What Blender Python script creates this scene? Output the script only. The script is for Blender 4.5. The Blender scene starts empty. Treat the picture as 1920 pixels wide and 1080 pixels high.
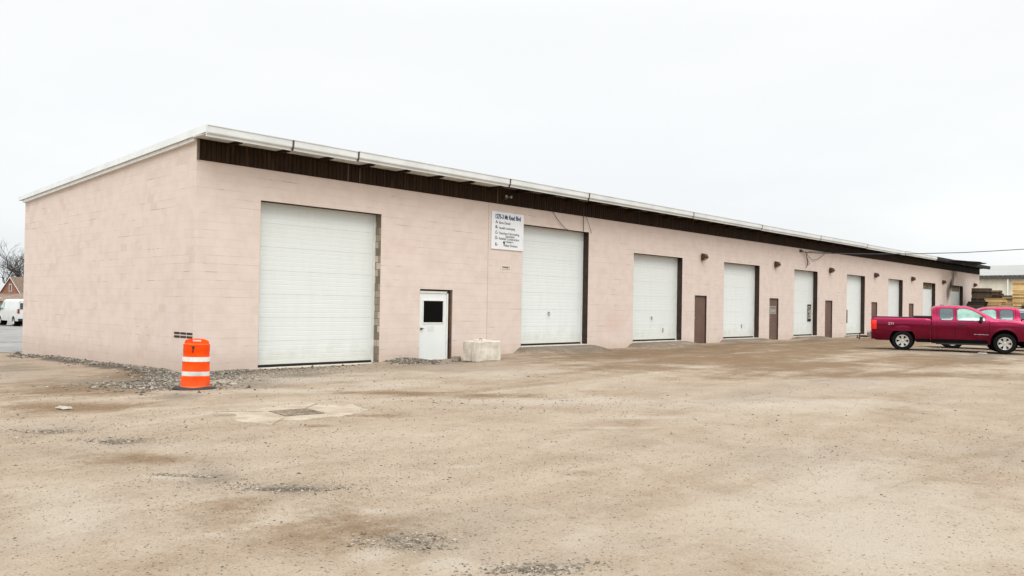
import bpy, bmesh, math, random
import numpy as np
from mathutils import Vector, Matrix
random.seed(7)
rs = np.random.RandomState(11)
sc = bpy.context.scene
col = sc.collection
R = math.radians

# ------------------------------------------------------------------ camera
cam = bpy.data.cameras.new('camera')
camo = bpy.data.objects.new('camera', cam)
col.objects.link(camo)
cam.sensor_width = 36
cam.lens = 1540.2 / 1920 * 36
cam.shift_y = 17.6 / 1920
cam.clip_start = 0.1
cam.clip_end = 3000
yaw, pitch, roll = 0.821274, 0.0103862, 0.0165824
rt = Vector((math.cos(yaw), -math.sin(yaw), 0)); fw = Vector((math.sin(yaw), math.cos(yaw), 0)); up = Vector((0, 0, 1))
f2 = fw * math.cos(pitch) + up * math.sin(pitch); u2 = up * math.cos(pitch) - fw * math.sin(pitch)
r2 = rt * math.cos(roll) + u2 * math.sin(roll); u3 = u2 * math.cos(roll) - rt * math.sin(roll)
mw = Matrix((r2, u3, -f2)).transposed().to_4x4()
mw.translation = Vector((-9.212, -18.980, 1.65))
camo.matrix_world = mw
sc.camera = camo

# ------------------------------------------------------------------ world, sun, exposure
SUN_EL, SUN_AZ = R(52), R(215)          # azimuth clockwise from +Y : behind the camera's left shoulder
w = bpy.data.worlds.new('World'); sc.world = w; w.use_nodes = True
nt = w.node_tree; nt.nodes.clear()
def N(tree, t, **k):
    n = tree.nodes.new(t)
    for a, b in k.items(): setattr(n, a, b)
    return n
out = N(nt, 'ShaderNodeOutputWorld'); bg = N(nt, 'ShaderNodeBackground')
bg2 = N(nt, 'ShaderNodeBackground'); add = N(nt, 'ShaderNodeAddShader')
sky = N(nt, 'ShaderNodeTexSky', sky_type='NISHITA', sun_disc=False, sun_elevation=SUN_EL, sun_rotation=SUN_AZ)
tc = N(nt, 'ShaderNodeTexCoord'); sx = N(nt, 'ShaderNodeSeparateXYZ')
nt.links.new(tc.outputs['Generated'], sx.inputs[0])
mr = N(nt, 'ShaderNodeMapRange'); mr.interpolation_type = 'SMOOTHSTEP'
mr.inputs['From Min'].default_value = 0.30; mr.inputs['From Max'].default_value = 1.0
mr.inputs['To Min'].default_value = 1.0; mr.inputs['To Max'].default_value = 3.25
nt.links.new(sx.outputs['Z'], mr.inputs['Value'])
mp = N(nt, 'ShaderNodeMapping'); mp.inputs['Scale'].default_value = (1.0, 1.0, 3.4)
nt.links.new(tc.outputs['Generated'], mp.inputs[0])
nz = N(nt, 'ShaderNodeTexNoise'); nz.inputs['Scale'].default_value = 1.9; nz.inputs['Detail'].default_value = 5; nz.inputs['Roughness'].default_value = .5
nt.links.new(mp.outputs[0], nz.inputs['Vector'])
cr = N(nt, 'ShaderNodeValToRGB')
cr.color_ramp.elements[0].position = .42; cr.color_ramp.elements[0].color = (.79, .82, .84, 1)
cr.color_ramp.elements[1].position = .66; cr.color_ramp.elements[1].color = (.955, .965, .965, 1)
nt.links.new(nz.outputs['Fac'], cr.inputs[0])
hz = N(nt, 'ShaderNodeMapRange'); hz.inputs['From Min'].default_value = .0; hz.inputs['From Max'].default_value = .22
hz.inputs['To Min'].default_value = 0.0; hz.inputs['To Max'].default_value = 1.0
nt.links.new(sx.outputs['Z'], hz.inputs['Value'])
mh = N(nt, 'ShaderNodeMix', data_type='RGBA')
mh.inputs[7].default_value = (.965, .972, .97, 1)
mm = N(nt, 'ShaderNodeMath', operation='MULTIPLY'); mm.inputs[1].default_value = .75
nt.links.new(hz.outputs[0], mm.inputs[0]); nt.links.new(mm.outputs[0], mh.inputs[0]); nt.links.new(cr.outputs[0], mh.inputs[6])
vm = N(nt, 'ShaderNodeVectorMath', operation='SCALE')
nt.links.new(mh.outputs[2], vm.inputs[0]); nt.links.new(mr.outputs[0], vm.inputs['Scale'])
nt.links.new(vm.outputs[0], bg.inputs['Color']); bg.inputs['Strength'].default_value = 0.79
nt.links.new(sky.outputs[0], bg2.inputs['Color']); bg2.inputs['Strength'].default_value = 0.006
nt.links.new(bg.outputs[0], add.inputs[0]); nt.links.new(bg2.outputs[0], add.inputs[1]); nt.links.new(add.outputs[0], out.inputs[0])
sl = bpy.data.lights.new('sun', 'SUN'); sl.energy = 1.1; sl.angle = R(35); sl.color = (1, .965, .91)
so = bpy.data.objects.new('sun', sl); col.objects.link(so)
sd = Vector((math.sin(SUN_AZ) * math.cos(SUN_EL), math.cos(SUN_AZ) * math.cos(SUN_EL), math.sin(SUN_EL)))
so.rotation_euler = sd.to_track_quat('Z', 'Y').to_euler(); so.location = (0, -30, 40)
sc.view_settings.view_transform = 'Standard'; sc.view_settings.look = 'None'
sc.view_settings.exposure = 0.35; sc.view_settings.gamma = 1.0
sc.render.engine = 'CYCLES'

# ------------------------------------------------------------------ helpers
class MB:
    def __init__(s): s.v = []; s.f = []
    def add(s, vs, fs):
        b = len(s.v); s.v += [tuple(p) for p in vs]; s.f += [tuple(i + b for i in q) for q in fs]
        return s
    def box(s, x0, x1, y0, y1, z0, z1):
        return s.add([(x0,y0,z0),(x1,y0,z0),(x1,y1,z0),(x0,y1,z0),(x0,y0,z1),(x1,y0,z1),(x1,y1,z1),(x0,y1,z1)],
                     [(0,3,2,1),(4,5,6,7),(0,1,5,4),(1,2,6,5),(2,3,7,6),(3,0,4,7)])
    def obox(s, c, size, rot=None):
        m = (rot or Matrix.Identity(3)); c = Vector(c); h = [a / 2 for a in size]
        vs = [c + m @ Vector((a*h[0], b*h[1], d*h[2])) for d in (-1,1) for a, b in ((-1,-1),(1,-1),(1,1),(-1,1))]
        return s.add(vs, [(0,3,2,1),(4,5,6,7),(0,1,5,4),(1,2,6,5),(2,3,7,6),(3,0,4,7)])
    def prism(s, poly, y0, y1, axis='y'):
        n = len(poly)
        def P(a, b, t): return (a, t, b) if axis == 'y' else ((t, a, b) if axis == 'x' else (a, b, t))
        vs = [P(a, b, y0) for a, b in poly] + [P(a, b, y1) for a, b in poly]
        fs = [tuple(range(n))[::-1], tuple(range(n, 2*n))] + [(i, (i+1) % n, (i+1) % n + n, i + n) for i in range(n)]
        return s.add(vs, fs)
    def tube(s, pts, r, n=8, r1=None, caps=True):
        pts = [Vector(p) for p in pts]; k = len(pts); vs = []
        prev = None
        for i, p in enumerate(pts):
            d = (pts[min(i+1, k-1)] - pts[max(i-1, 0)]).normalized()
            a = d.orthogonal().normalized() if prev is None else (prev - d * prev.dot(d)).normalized()
            prev = a; b = d.cross(a)
            rr = r if r1 is None else r + (r1 - r) * i / max(1, k-1)
            vs += [p + (a * math.cos(2*math.pi*j/n) + b * math.sin(2*math.pi*j/n)) * rr for j in range(n)]
        fs = [(i*n+j, i*n+(j+1) % n, (i+1)*n+(j+1) % n, (i+1)*n+j) for i in range(k-1) for j in range(n)]
        if caps: fs += [tuple(range(n))[::-1], tuple(range((k-1)*n, k*n))]
        return s.add(vs, fs)
    def lathe(s, prof, n=32, c=(0,0,0), axis='z', fn=None):
        vs = []
        for r, h in prof:
            for j in range(n):
                a = 2*math.pi*j/n; x, y, z = r*math.cos(a), r*math.sin(a), h
                if fn: x, y, z = fn(x, y, z)
                if axis == 'y': x, y, z = x, z, -y
                vs.append((x+c[0], y+c[1], z+c[2]))
        k = len(prof)
        return s.add(vs, [(i*n+j, i*n+(j+1) % n, (i+1)*n+(j+1) % n, (i+1)*n+j) for i in range(k-1) for j in range(n)])
    def grid(s, P, flip=False):
        nu = len(P); nv = len(P[0]); vs = [p for row in P for p in row]
        fs = []
        for i in range(nu-1):
            for j in range(nv-1):
                q = (i*nv+j, (i+1)*nv+j, (i+1)*nv+j+1, i*nv+j+1)
                fs.append(q[::-1] if flip else q)
        return s.add(vs, fs)
    def build(s, name, mat, parent=None, smooth=False, loc=None, rotz=0, bevel=0, autosmooth=None, fix=True):
        me = bpy.data.meshes.new(name); me.from_pydata(s.v, [], s.f); me.update()
        if fix or bevel:
            bm = bmesh.new(); bm.from_mesh(me)
            if fix:
                bmesh.ops.remove_doubles(bm, verts=bm.verts, dist=1e-5)
                bmesh.ops.recalc_face_normals(bm, faces=bm.faces)
            if bevel:
                bmesh.ops.bevel(bm, geom=[e for e in bm.edges if e.is_manifold and e.calc_face_angle(0) > .5], offset=bevel, segments=2, affect='EDGES', profile=.5)
            bm.to_mesh(me); bm.free()
        uv = me.uv_layers.new(name='UVMap')
        n = len(me.loops); co = np.empty(len(me.vertices)*3); me.vertices.foreach_get('co', co); co = co.reshape(-1, 3)
        li = np.empty(n, int); me.loops.foreach_get('vertex_index', li)
        pn = np.empty(len(me.polygons)*3); me.polygons.foreach_get('normal', pn); pn = np.abs(pn.reshape(-1, 3))
        lt = np.empty(len(me.polygons), int); me.polygons.foreach_get('loop_total', lt)
        fn = np.repeat(pn, lt, axis=0); c = co[li]
        ax = fn.argmax(1)
        u = np.where(ax == 0, c[:, 1], c[:, 0]); v = np.where(ax == 2, c[:, 1], c[:, 2])
        uv.data.foreach_set('uv', np.stack([u, v], 1).ravel())
        if smooth: me.polygons.foreach_set('use_smooth', [True] * len(me.polygons))
        me.materials.append(mat)
        o = bpy.data.objects.new(name, me); col.objects.link(o)
        if autosmooth is not None:
            me.polygons.foreach_set('use_smooth', [True] * len(me.polygons))
            bm = bmesh.new(); bm.from_mesh(me)
            for e in bm.edges:
                if e.is_manifold and e.calc_face_angle(0) > autosmooth: e.smooth = False
            bm.to_mesh(me); bm.free()
        if parent: o.parent = parent
        if loc is not None: o.location = loc
        o.rotation_euler.z = rotz
        return o
def tag(o, label=None, cat=None, group=None, kind=None):
    if label: o['label'] = label
    if cat: o['category'] = cat
    if group: o['group'] = group
    if kind: o['kind'] = kind
    return o
def empty(name, loc=(0,0,0), rz=0):
    o = bpy.data.objects.new(name, None); col.objects.link(o); o.location = loc; o.rotation_euler.z = rz
    o.empty_display_size = .2
    return o
def copy_tree(o, parent=None):
    c = o.copy(); col.objects.link(c)
    if parent: c.parent = parent
    for ch in list(o.children): copy_tree(ch, c)
    return c
def smooth01(t): t = np.clip(t, 0, 1); return t*t*(3-2*t)

# ------------------------------------------------------------------ materials
def newmat(name):
    m = bpy.data.materials.new(name); m.use_nodes = True
    t = m.node_tree; b = t.nodes['Principled BSDF']
    return m, t, b
def L(t, a, b): t.links.new(a, b)
def mathn(t, op, a, b=None, c=None, clamp=False):
    n = t.nodes.new('ShaderNodeMath'); n.operation = op; n.use_clamp = clamp
    for i, v in enumerate((a, b, c)):
        if v is None: continue
        if isinstance(v, (int, float)): n.inputs[i].default_value = v
        else: L(t, v, n.inputs[i])
    return n.outputs[0]
def noise(t, scale, detail=4, rough=.55, vec=None, dist=0):
    n = t.nodes.new('ShaderNodeTexNoise'); n.inputs['Scale'].default_value = scale; n.inputs['Detail'].default_value = detail
    n.inputs['Roughness'].default_value = rough; n.inputs['Distortion'].default_value = dist
    if vec is not None: L(t, vec, n.inputs['Vector'])
    return n.outputs['Fac']
def mixc(t, f, a, b, mode='MIX'):
    n = t.nodes.new('ShaderNodeMix'); n.data_type = 'RGBA'; n.blend_type = mode
    if isinstance(f, (int, float)): n.inputs[0].default_value = f
    else: L(t, f, n.inputs[0])
    for i, v in ((6, a), (7, b)):
        if isinstance(v, tuple): n.inputs[i].default_value = (*v[:3], 1)
        else: L(t, v, n.inputs[i])
    return n.outputs[2]
def rng(t, v, a, b, c=0.0, d=1.0, smooth=True):
    n = t.nodes.new('ShaderNodeMapRange'); n.interpolation_type = 'SMOOTHSTEP' if smooth else 'LINEAR'
    L(t, v, n.inputs['Value'])
    for k, x in zip(('From Min','From Max','To Min','To Max'), (a, b, c, d)): n.inputs[k].default_value = x
    return n.outputs[0]
def bump(t, b, h, strength=.5, dist=.01, prev=None):
    n = t.nodes.new('ShaderNodeBump'); n.inputs['Strength'].default_value = strength; n.inputs['Distance'].default_value = dist
    L(t, h, n.inputs['Height'])
    if prev is not None: L(t, prev, n.inputs['Normal'])
    L(t, n.outputs[0], b.inputs['Normal'])
    return n.outputs[0]
def coords(t, kind='Object'):
    return t.nodes.new('ShaderNodeTexCoord').outputs[kind]
def mat(name, c, rough=.6, metal=0, var=.12, scale=6, bmp=0, bs=60, c2=None, coat=0, spec=.5):
    m, t, b = newmat(name)
    o = coords(t)
    c2 = c2 or tuple(x * (1 - 2.2*var) for x in c)
    f = noise(t, scale, 5, .6, o)
    L(t, mixc(t, rng(t, f, .35, .68), c, c2), b.inputs['Base Color'])
    b.inputs['Roughness'].default_value = rough; b.inputs['Metallic'].default_value = metal
    b.inputs['Specular IOR Level'].default_value = spec
    if coat: b.inputs['Coat Weight'].default_value = coat; b.inputs['Coat Roughness'].default_value = .04
    if bmp: bump(t, b, noise(t, bs, 3, .6, o), bmp, .01)
    return m

def ellipse(t, sx_, sy_, cx, cy, ru, rv, ang=0):
    ca, sa = math.cos(ang), math.sin(ang)
    u = mathn(t, 'SUBTRACT', sx_, cx); v = mathn(t, 'SUBTRACT', sy_, cy)
    a = mathn(t, 'MULTIPLY_ADD', u, ca/ru, mathn(t, 'MULTIPLY', v, sa/ru))
    b_ = mathn(t, 'MULTIPLY_ADD', u, -sa/rv, mathn(t, 'MULTIPLY', v, ca/rv))
    d = mathn(t, 'SQRT', mathn(t, 'ADD', mathn(t, 'MULTIPLY', a, a), mathn(t, 'MULTIPLY', b_, b_)))
    return d
def block_mat(name, base, soot=False, patch=.5, raw=False):
    m, t, b = newmat(name)
    uv = coords(t, 'UV')
    mpn = t.nodes.new('ShaderNodeMapping'); mpn.inputs['Location'].default_value = (0.11, 0.082, 0); L(t, uv, mpn.inputs[0])
    def brick(mortar, msmooth, c1, c2, w=.406, h=.2032, bias=0):
        n = t.nodes.new('ShaderNodeTexBrick'); n.inputs['Scale'].default_value = 1
        n.inputs['Brick Width'].default_value = w; n.inputs['Row Height'].default_value = h
        n.inputs['Mortar Size'].default_value = mortar; n.inputs['Mortar Smooth'].default_value = msmooth
        n.inputs['Color1'].default_value = (*c1, 1); n.inputs['Color2'].default_value = (*c2, 1); n.inputs['Mortar'].default_value = (.5, .5, .5, 1)
        n.inputs['Bias'].default_value = bias
        L(t, mpn.outputs[0], n.inputs['Vector']); return n
    bk = brick(.007, .6, (0, 0, 0), (1, 1, 1))
    big = noise(t, .55, 3, .5, uv); mid = noise(t, 2.2, 5, .6, uv); fine = noise(t, 45, 4, .6, uv)
    dark = tuple(x*k for x, k in zip(base, (.93, .89, .86)))
    lite = tuple(min(1, x*1.05) for x in base)
    c = mixc(t, rng(t, mid, .35, .7), lite, tuple(x*k for x, k in zip(base, (.975, .965, .95))))
    # blocks that took the paint differently
    bv = rng(t, bk.outputs['Color'], .45, .95)
    pm = mathn(t, 'MULTIPLY', bv, rng(t, big, .45, .62)); pm = mathn(t, 'MULTIPLY', pm, patch)
    c = mixc(t, pm, c, dark)
    # joints: painted over, hairline cracks here and there
    j = mathn(t, 'MULTIPLY', bk.outputs['Fac'], rng(t, noise(t, 3.1, 3, .5, uv), .4, .75, .03, .22))
    c = mixc(t, j, c, tuple(x*.72 for x in base))
    bd = brick(.008, .5, (0, 0, 0), (0, 0, 0), w=400.0)
    ln = t.nodes.new('ShaderNodeMapping'); ln.inputs['Scale'].default_value = (.35, 4.9, 1); L(t, uv, ln.inputs[0])
    ln_n = noise(t, 1.6, 4, .6, ln.outputs[0])
    c = mixc(t, mathn(t, 'MULTIPLY', bd.outputs['Fac'], rng(t, ln_n, .45, .66, .06, .62)), c, tuple(x*k for x, k in zip(base, (.72, .66, .60))))
    c = mixc(t, mathn(t, 'MULTIPLY', bd.outputs['Fac'], rng(t, ln_n, .30, .42, .5, 0)), c, tuple(min(.8, x*1.14) for x in base))
    ck = brick(.0045, .1, (0, 0, 0), (0, 0, 0), w=5.3)
    cn = t.nodes.new('ShaderNodeMapping'); cn.inputs['Scale'].default_value = (.75, 4.9, 1); L(t, uv, cn.inputs[0])
    crk = mathn(t, 'MULTIPLY', ck.outputs['Fac'], rng(t, noise(t, 1.35, 5, .7, cn.outputs[0]), .575, .625))
    c = mixc(t, mathn(t, 'MULTIPLY', crk, .75), c, (.12, .085, .06))
    # pock marks
    vo = t.nodes.new('ShaderNodeTexVoronoi'); vo.inputs['Scale'].default_value = 1.5; L(t, uv, vo.inputs['Vector'])
    pk = mathn(t, 'MULTIPLY', rng(t, vo.outputs['Distance'], .018, .035, 1, 0), rng(t, mid, .5, .6))
    c = mixc(t, mathn(t, 'MULTIPLY', pk, .7), c, (.2, .14, .1))
    sep = t.nodes.new('ShaderNodeSeparateXYZ'); L(t, uv, sep.inputs[0]); U, V = sep.outputs[0], sep.outputs[1]
    # splash dirt near the ground
    dn = mathn(t, 'ADD', V, mathn(t, 'MULTIPLY', noise(t, 4, 5, .65, uv), -.55))
    dirt = mathn(t, 'MULTIPLY', rng(t, dn, -.25, .28, 1, 0), .4)
    c = mixc(t, dirt, c, tuple(x*k for x, k in zip(base, (.74, .64, .55))))
    # rub marks / pinker touch-up paint between bays two and three
    d = ellipse(t, U, V, 17.0, 1.1, .9, .6)
    c = mixc(t, mathn(t, 'MULTIPLY', rng(t, mathn(t, 'ADD', d, mid), .7, 1.6, 1, 0), .35), c, tuple(x*k for x, k in zip(base, (.9, .72, .68))))
    if soot:
        nn = noise(t, 3, 5, .7, uv)
        tot = None
        for cx, cy, ru, rv, an, k in ((62.35, 3.85, .75, .35, R(50), 1.0), (61.7, 3.3, .5, .8, R(-25), .8), (63.0, 4.5, .35, .9, R(-8), .75), (63.2, 4.9, 1.0, .4, 0, .55), (61.0, 2.7, .9, .9, 0, .2)):
            e = rng(t, mathn(t, 'ADD', ellipse(t, U, V, cx, cy, ru, rv, an), mathn(t, 'MULTIPLY', nn, .9)), .75, 1.9, k, 0)
            tot = e if tot is None else mathn(t, 'MAXIMUM', tot, e)
        c = mixc(t, tot, c, (.035, .022, .018))
    L(t, c, b.inputs['Base Color']); b.inputs['Roughness'].default_value = .82; b.inputs['Specular IOR Level'].default_value = .25
    h = mathn(t, 'SUBTRACT', mathn(t, 'MULTIPLY', fine, .22), mathn(t, 'MULTIPLY', bk.outputs['Fac'], .5))
    h = mathn(t, 'ADD', h, mathn(t, 'MULTIPLY', bv, .06))
    bump(t, b, h, .5, .006)
    return m
PINK = (.65, .552, .494)
M = {}
M['wall'] = block_mat('painted_block', PINK, soot=True, patch=.35)
M['side'] = block_mat('painted_block_gable', PINK, patch=.85)
def rawblock():
    m, t, b = newmat('bare_block'); uv = coords(t, 'UV')
    n = t.nodes.new('ShaderNodeTexBrick'); n.inputs['Scale'].default_value = 1; n.inputs['Brick Width'].default_value = .21; n.inputs['Row Height'].default_value = .2032
    n.inputs['Mortar Size'].default_value = .01; n.offset = .5; n.inputs['Color1'].default_value = (.16, .13, .095, 1); n.inputs['Color2'].default_value = (.62, .55, .44, 1); n.inputs['Mortar'].default_value = (.16, .14, .11, 1)
    L(t, uv, n.inputs['Vector'])
    c = mixc(t, rng(t, noise(t, 7, 6, .7, uv), .45, .85), n.outputs['Color'], (.2, .17, .13))
    L(t, c, b.inputs['Base Color']); b.inputs['Roughness'].default_value = .95
    bump(t, b, noise(t, 60, 4, .7, uv), .6, .01); return m
M['raw'] = rawblock()
M['white_door'] = mat('white_door_paint', (.74, .775, .76), .45, var=.05, scale=1.2, c2=(.70, .735, .715))
def doormat_():
    m, t, b = newmat('overhead_door_paint'); o = coords(t); uv = coords(t, 'UV')
    s = t.nodes.new('ShaderNodeMapping'); s.inputs['Scale'].default_value = (3, 3, .5); L(t, o, s.inputs[0])
    f = noise(t, 1.5, 6, .6, s.outputs[0])
    c = mixc(t, rng(t, f, .4, .75), (.74, .785, .77), (.71, .75, .735))
    sep = t.nodes.new('ShaderNodeSeparateXYZ'); L(t, o, sep.inputs[0])
    oi = t.nodes.new('ShaderNodeObjectInfo')
    gr_ = rng(t, mathn(t, 'MULTIPLY_ADD', noise(t, 2.5, 6, .7, o), -1.1, sep.outputs[2]), -.55, .05, .42, 0)
    c = mixc(t, gr_, c, (.44, .40, .32))
    c = mixc(t, mathn(t, 'MULTIPLY', oi.outputs['Random'], .35), c, (.60, .62, .58))
    sc_ = rng(t, noise(t, 9, 5, .75, s.outputs[0]), .66, .72)
    c = mixc(t, mathn(t, 'MULTIPLY', sc_, .18), c, (.38, .37, .33))
    L(t, c, b.inputs['Base Color']); b.inputs['Roughness'].default_value = .42
    bump(t, b, noise(t, .9, 3, .5, o), .25, .02)
    return m
M['door'] = doormat_()
M['frame_white'] = mat('white_trim_paint', (.76, .77, .74), .5, var=.05)
M['trim'] = mat('white_trim_metal', (.75, .78, .78), .4, var=.06, scale=1.3)
M['gutter'] = mat('gutter_aluminium', (.68, .71, .70), .38, var=.06, scale=1.2)
M['soffit'] = mat('soffit_panel', (.72, .72, .66), .6, var=.15, scale=3)
M['roof'] = mat('roof_membrane', (.52, .53, .52), .7, var=.08, scale=.6)
M['brown_jamb'] = mat('brown_jamb_paint', (.022, .012, .008), .8, var=.2, scale=4, bmp=.3, c2=(.045, .026, .017))
M['brown_door'] = mat('brown_door_paint', (.135, .075, .055), .5, var=.12, scale=1.5, c2=(.105, .055, .04))
M['black'] = mat('black_rubber', (.012, .012, .012), .7, var=.1)
M['seal'] = mat('door_seal_rubber', (.006, .006, .006), .8, var=.1)
M['dark_metal'] = mat('dark_brown_metal', (.045, .026, .018), .6, var=.25, c2=(.10, .045, .02))
M['steel'] = mat('steel', (.35, .34, .32), .35, metal=.9, var=.15)
M['glass_dark'] = mat('dark_window_glass', (.002, .002, .002), .25, var=0, spec=.08)
M['sign'] = mat('sign_white', (.78, .80, .82), .35, var=.03, scale=2)
M['ink'] = mat('sign_ink', (.012, .012, .03), .5, var=0)
M['ink_blue'] = mat('sign_blue_outline', (.30, .38, .60), .5, var=0)
def siding():
    m, t, b = newmat('brown_siding'); o = coords(t)
    s = t.nodes.new('ShaderNodeMapping'); s.inputs['Scale'].default_value = (5, 5, .35); L(t, o, s.inputs[0])
    f = noise(t, 2.2, 6, .7, s.outputs[0])
    c = mixc(t, rng(t, f, .42, .75), (.018, .009, .004), (.058, .030, .014))
    sep = t.nodes.new('ShaderNodeSeparateXYZ'); L(t, o, sep.inputs[0])
    char = rng(t, mathn(t, 'ADD', sep.outputs[0], mathn(t, 'MULTIPLY', noise(t, .8, 4, .6, o), 6)), 56, 66)
    c = mixc(t, mathn(t, 'MULTIPLY', char, .85), c, (.006, .005, .006))
    L(t, c, b.inputs['Base Color']); b.inputs['Roughness'].default_value = .75; b.inputs['Specular IOR Level'].default_value = .2
    return m
M['siding'] = siding()
M['charred'] = mat('charred_tar', (.006, .005, .008), .8, var=.2)
M['orange'] = mat('orange_plastic', (1.0, .088, .0), .55, var=.05, scale=5, c2=(.95, .065, .0), spec=.2)
def drum_():
    m, t, b = newmat('scuffed_orange'); o = coords(t)
    sep = t.nodes.new('ShaderNodeSeparateXYZ'); L(t, o, sep.inputs[0])
    c = mixc(t, rng(t, noise(t, 5, 4, .6, o), .35, .7), (1.0, .088, .0), (.92, .062, .0))
    k = rng(t, mathn(t, 'MULTIPLY_ADD', noise(t, 9, 6, .75, o), -.5, sep.outputs[2]), -.28, .05, .5, 0)
    c = mixc(t, k, c, (.42, .13, .05))
    c = mixc(t, mathn(t, 'MULTIPLY', rng(t, noise(t, 16, 6, .8, o), .64, .72), .6), c, (.30, .05, .015))
    L(t, c, b.inputs['Base Color']); b.inputs['Roughness'].default_value = .5; b.inputs['Specular IOR Level'].default_value = .25; return m
M['orange'] = drum_()
M['reflective'] = mat('white_reflective_sheet', (.72, .76, .74), .35, var=.06, scale=9)
M['concrete'] = mat('cast_concrete', (.66, .62, .54), .9, var=.14, scale=4, bmp=.8, bs=25, c2=(.50, .45, .37))
M['stone'] = mat('rubble', (.30, .27, .22), .9, var=.2, bmp=.5)
M['iron'] = mat('cast_iron', (.26, .205, .145), .7, metal=.2, var=.25)
M['paper'] = mat('white_paper', (.34, .31, .26), .8, var=.06)
M['cable'] = mat('cable_black', (.010, .012, .02), .5, var=0)
M['wire'] = mat('wire_brown', (.05, .035, .03), .6, var=.1)

# ------------------------------------------------------------------ terrain
RAMPS = [(11.66, 15.38, .27), (18.35, 22.07, .28), (25.75, 29.38, .27), (33.42, 36.5, .27), (40.82, 43.8, .24), (48.07, 50.96, .24), (55.43, 58.4, .24), (62.6, 65.9, .24)]
rsn = np.random.RandomState(3)
WV = [(rsn.uniform(.15, 1.6), rsn.uniform(0, 6.28), rsn.uniform(0, 6.28)) for _ in range(22)]
def height(x, y):
    x = np.asarray(x, float); y = np.asarray(y, float)
    wall = np.interp(x, [-60, -12, 0, 1.7, 7, 11, 18, 23, 90, 300], [-.30, -.18, -.155, -.075, -.075, .03, .06, .10, .10, .10])
    yard = np.interp(x, [-60, 2, 10, 24, 300], [-.02, 0.0, .02, .085, .085])
    k = smooth01(-y / 5.0)
    h = wall * (1-k) + yard * k
    h = h - np.where(y > 0, .012 * np.minimum(y, 160), 0)
    for i, (f, a, p) in enumerate(WV):
        h = h + .0055 / (f + .5) * np.sin(x*f*math.cos(a) + y*f*math.sin(a) + p) * np.where(y < -.8, 1, .3)
    for x0, x1, s in RAMPS:
        dx = np.maximum(np.maximum(x0 - x, x - x1), 0); dy = np.maximum(-y - .25, 0)
        m = (1 - smooth01(dx / .42)) * (1 - smooth01(dy / 1.25)) * (y < .6)
        h = h * (1-m) + (s - .03) * m
    # gravel banks
    m = np.exp(-((x - 6.45)/.75)**2) * np.exp(-((y + .1)/.5)**2) * .11 * (y < .5); h = h + m
    m = np.exp(-((x + .15)/.42)**2) * smooth01((y - .0)/1.5) * smooth01((12.6 - y)/2.5) * .07; h = h + m
    m = np.exp(-((x - .6)/1.0)**2) * np.exp(-((y + .15)/.45)**2) * .035; h = h + m
    # potholes
    for cx, cy, r, dpt in ((-5.2, -12.5, .45, .03), (-5.2, -8.97, .4, .035), (-5.35, -11.5, .3, .03), (-5.1, -13.8, .35, .025), (-5.2, -15.4, .35, .03), (-5.56, -7.76, .3, .02), (0.7, -12.2, .7, .02), (9.5, -6, 1.6, .02), (-2.7, -5.4, .6, -.015)):
        h = h - dpt * np.exp(-(((x-cx)**2 + (y-cy)**2) / r**2))
    return h
def hz_(x, y): return float(height(x, y))
def axis(segs):
    a = []
    for s, e, d in segs: a += list(np.arange(s, e, d))
    return np.array(a + [segs[-1][1]])
gx = axis([(-400,-60,40),(-60,-20,4),(-20,-9,.5),(-9,3,.07),(3,12,.12),(12,30,.2),(30,72,.4),(72,110,3),(110,500,40)])
gy = axis([(-400,-60,40),(-60,-24,4),(-24,-18,.4),(-18,-6,.08),(-6,-2,.1),(-2,.35,.06),(.35,13,.25),(13,60,2.5),(60,180,10),(180,600,60)])
X, Y = np.meshgrid(gx, gy, indexing='ij')
H = height(X, Y)
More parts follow.
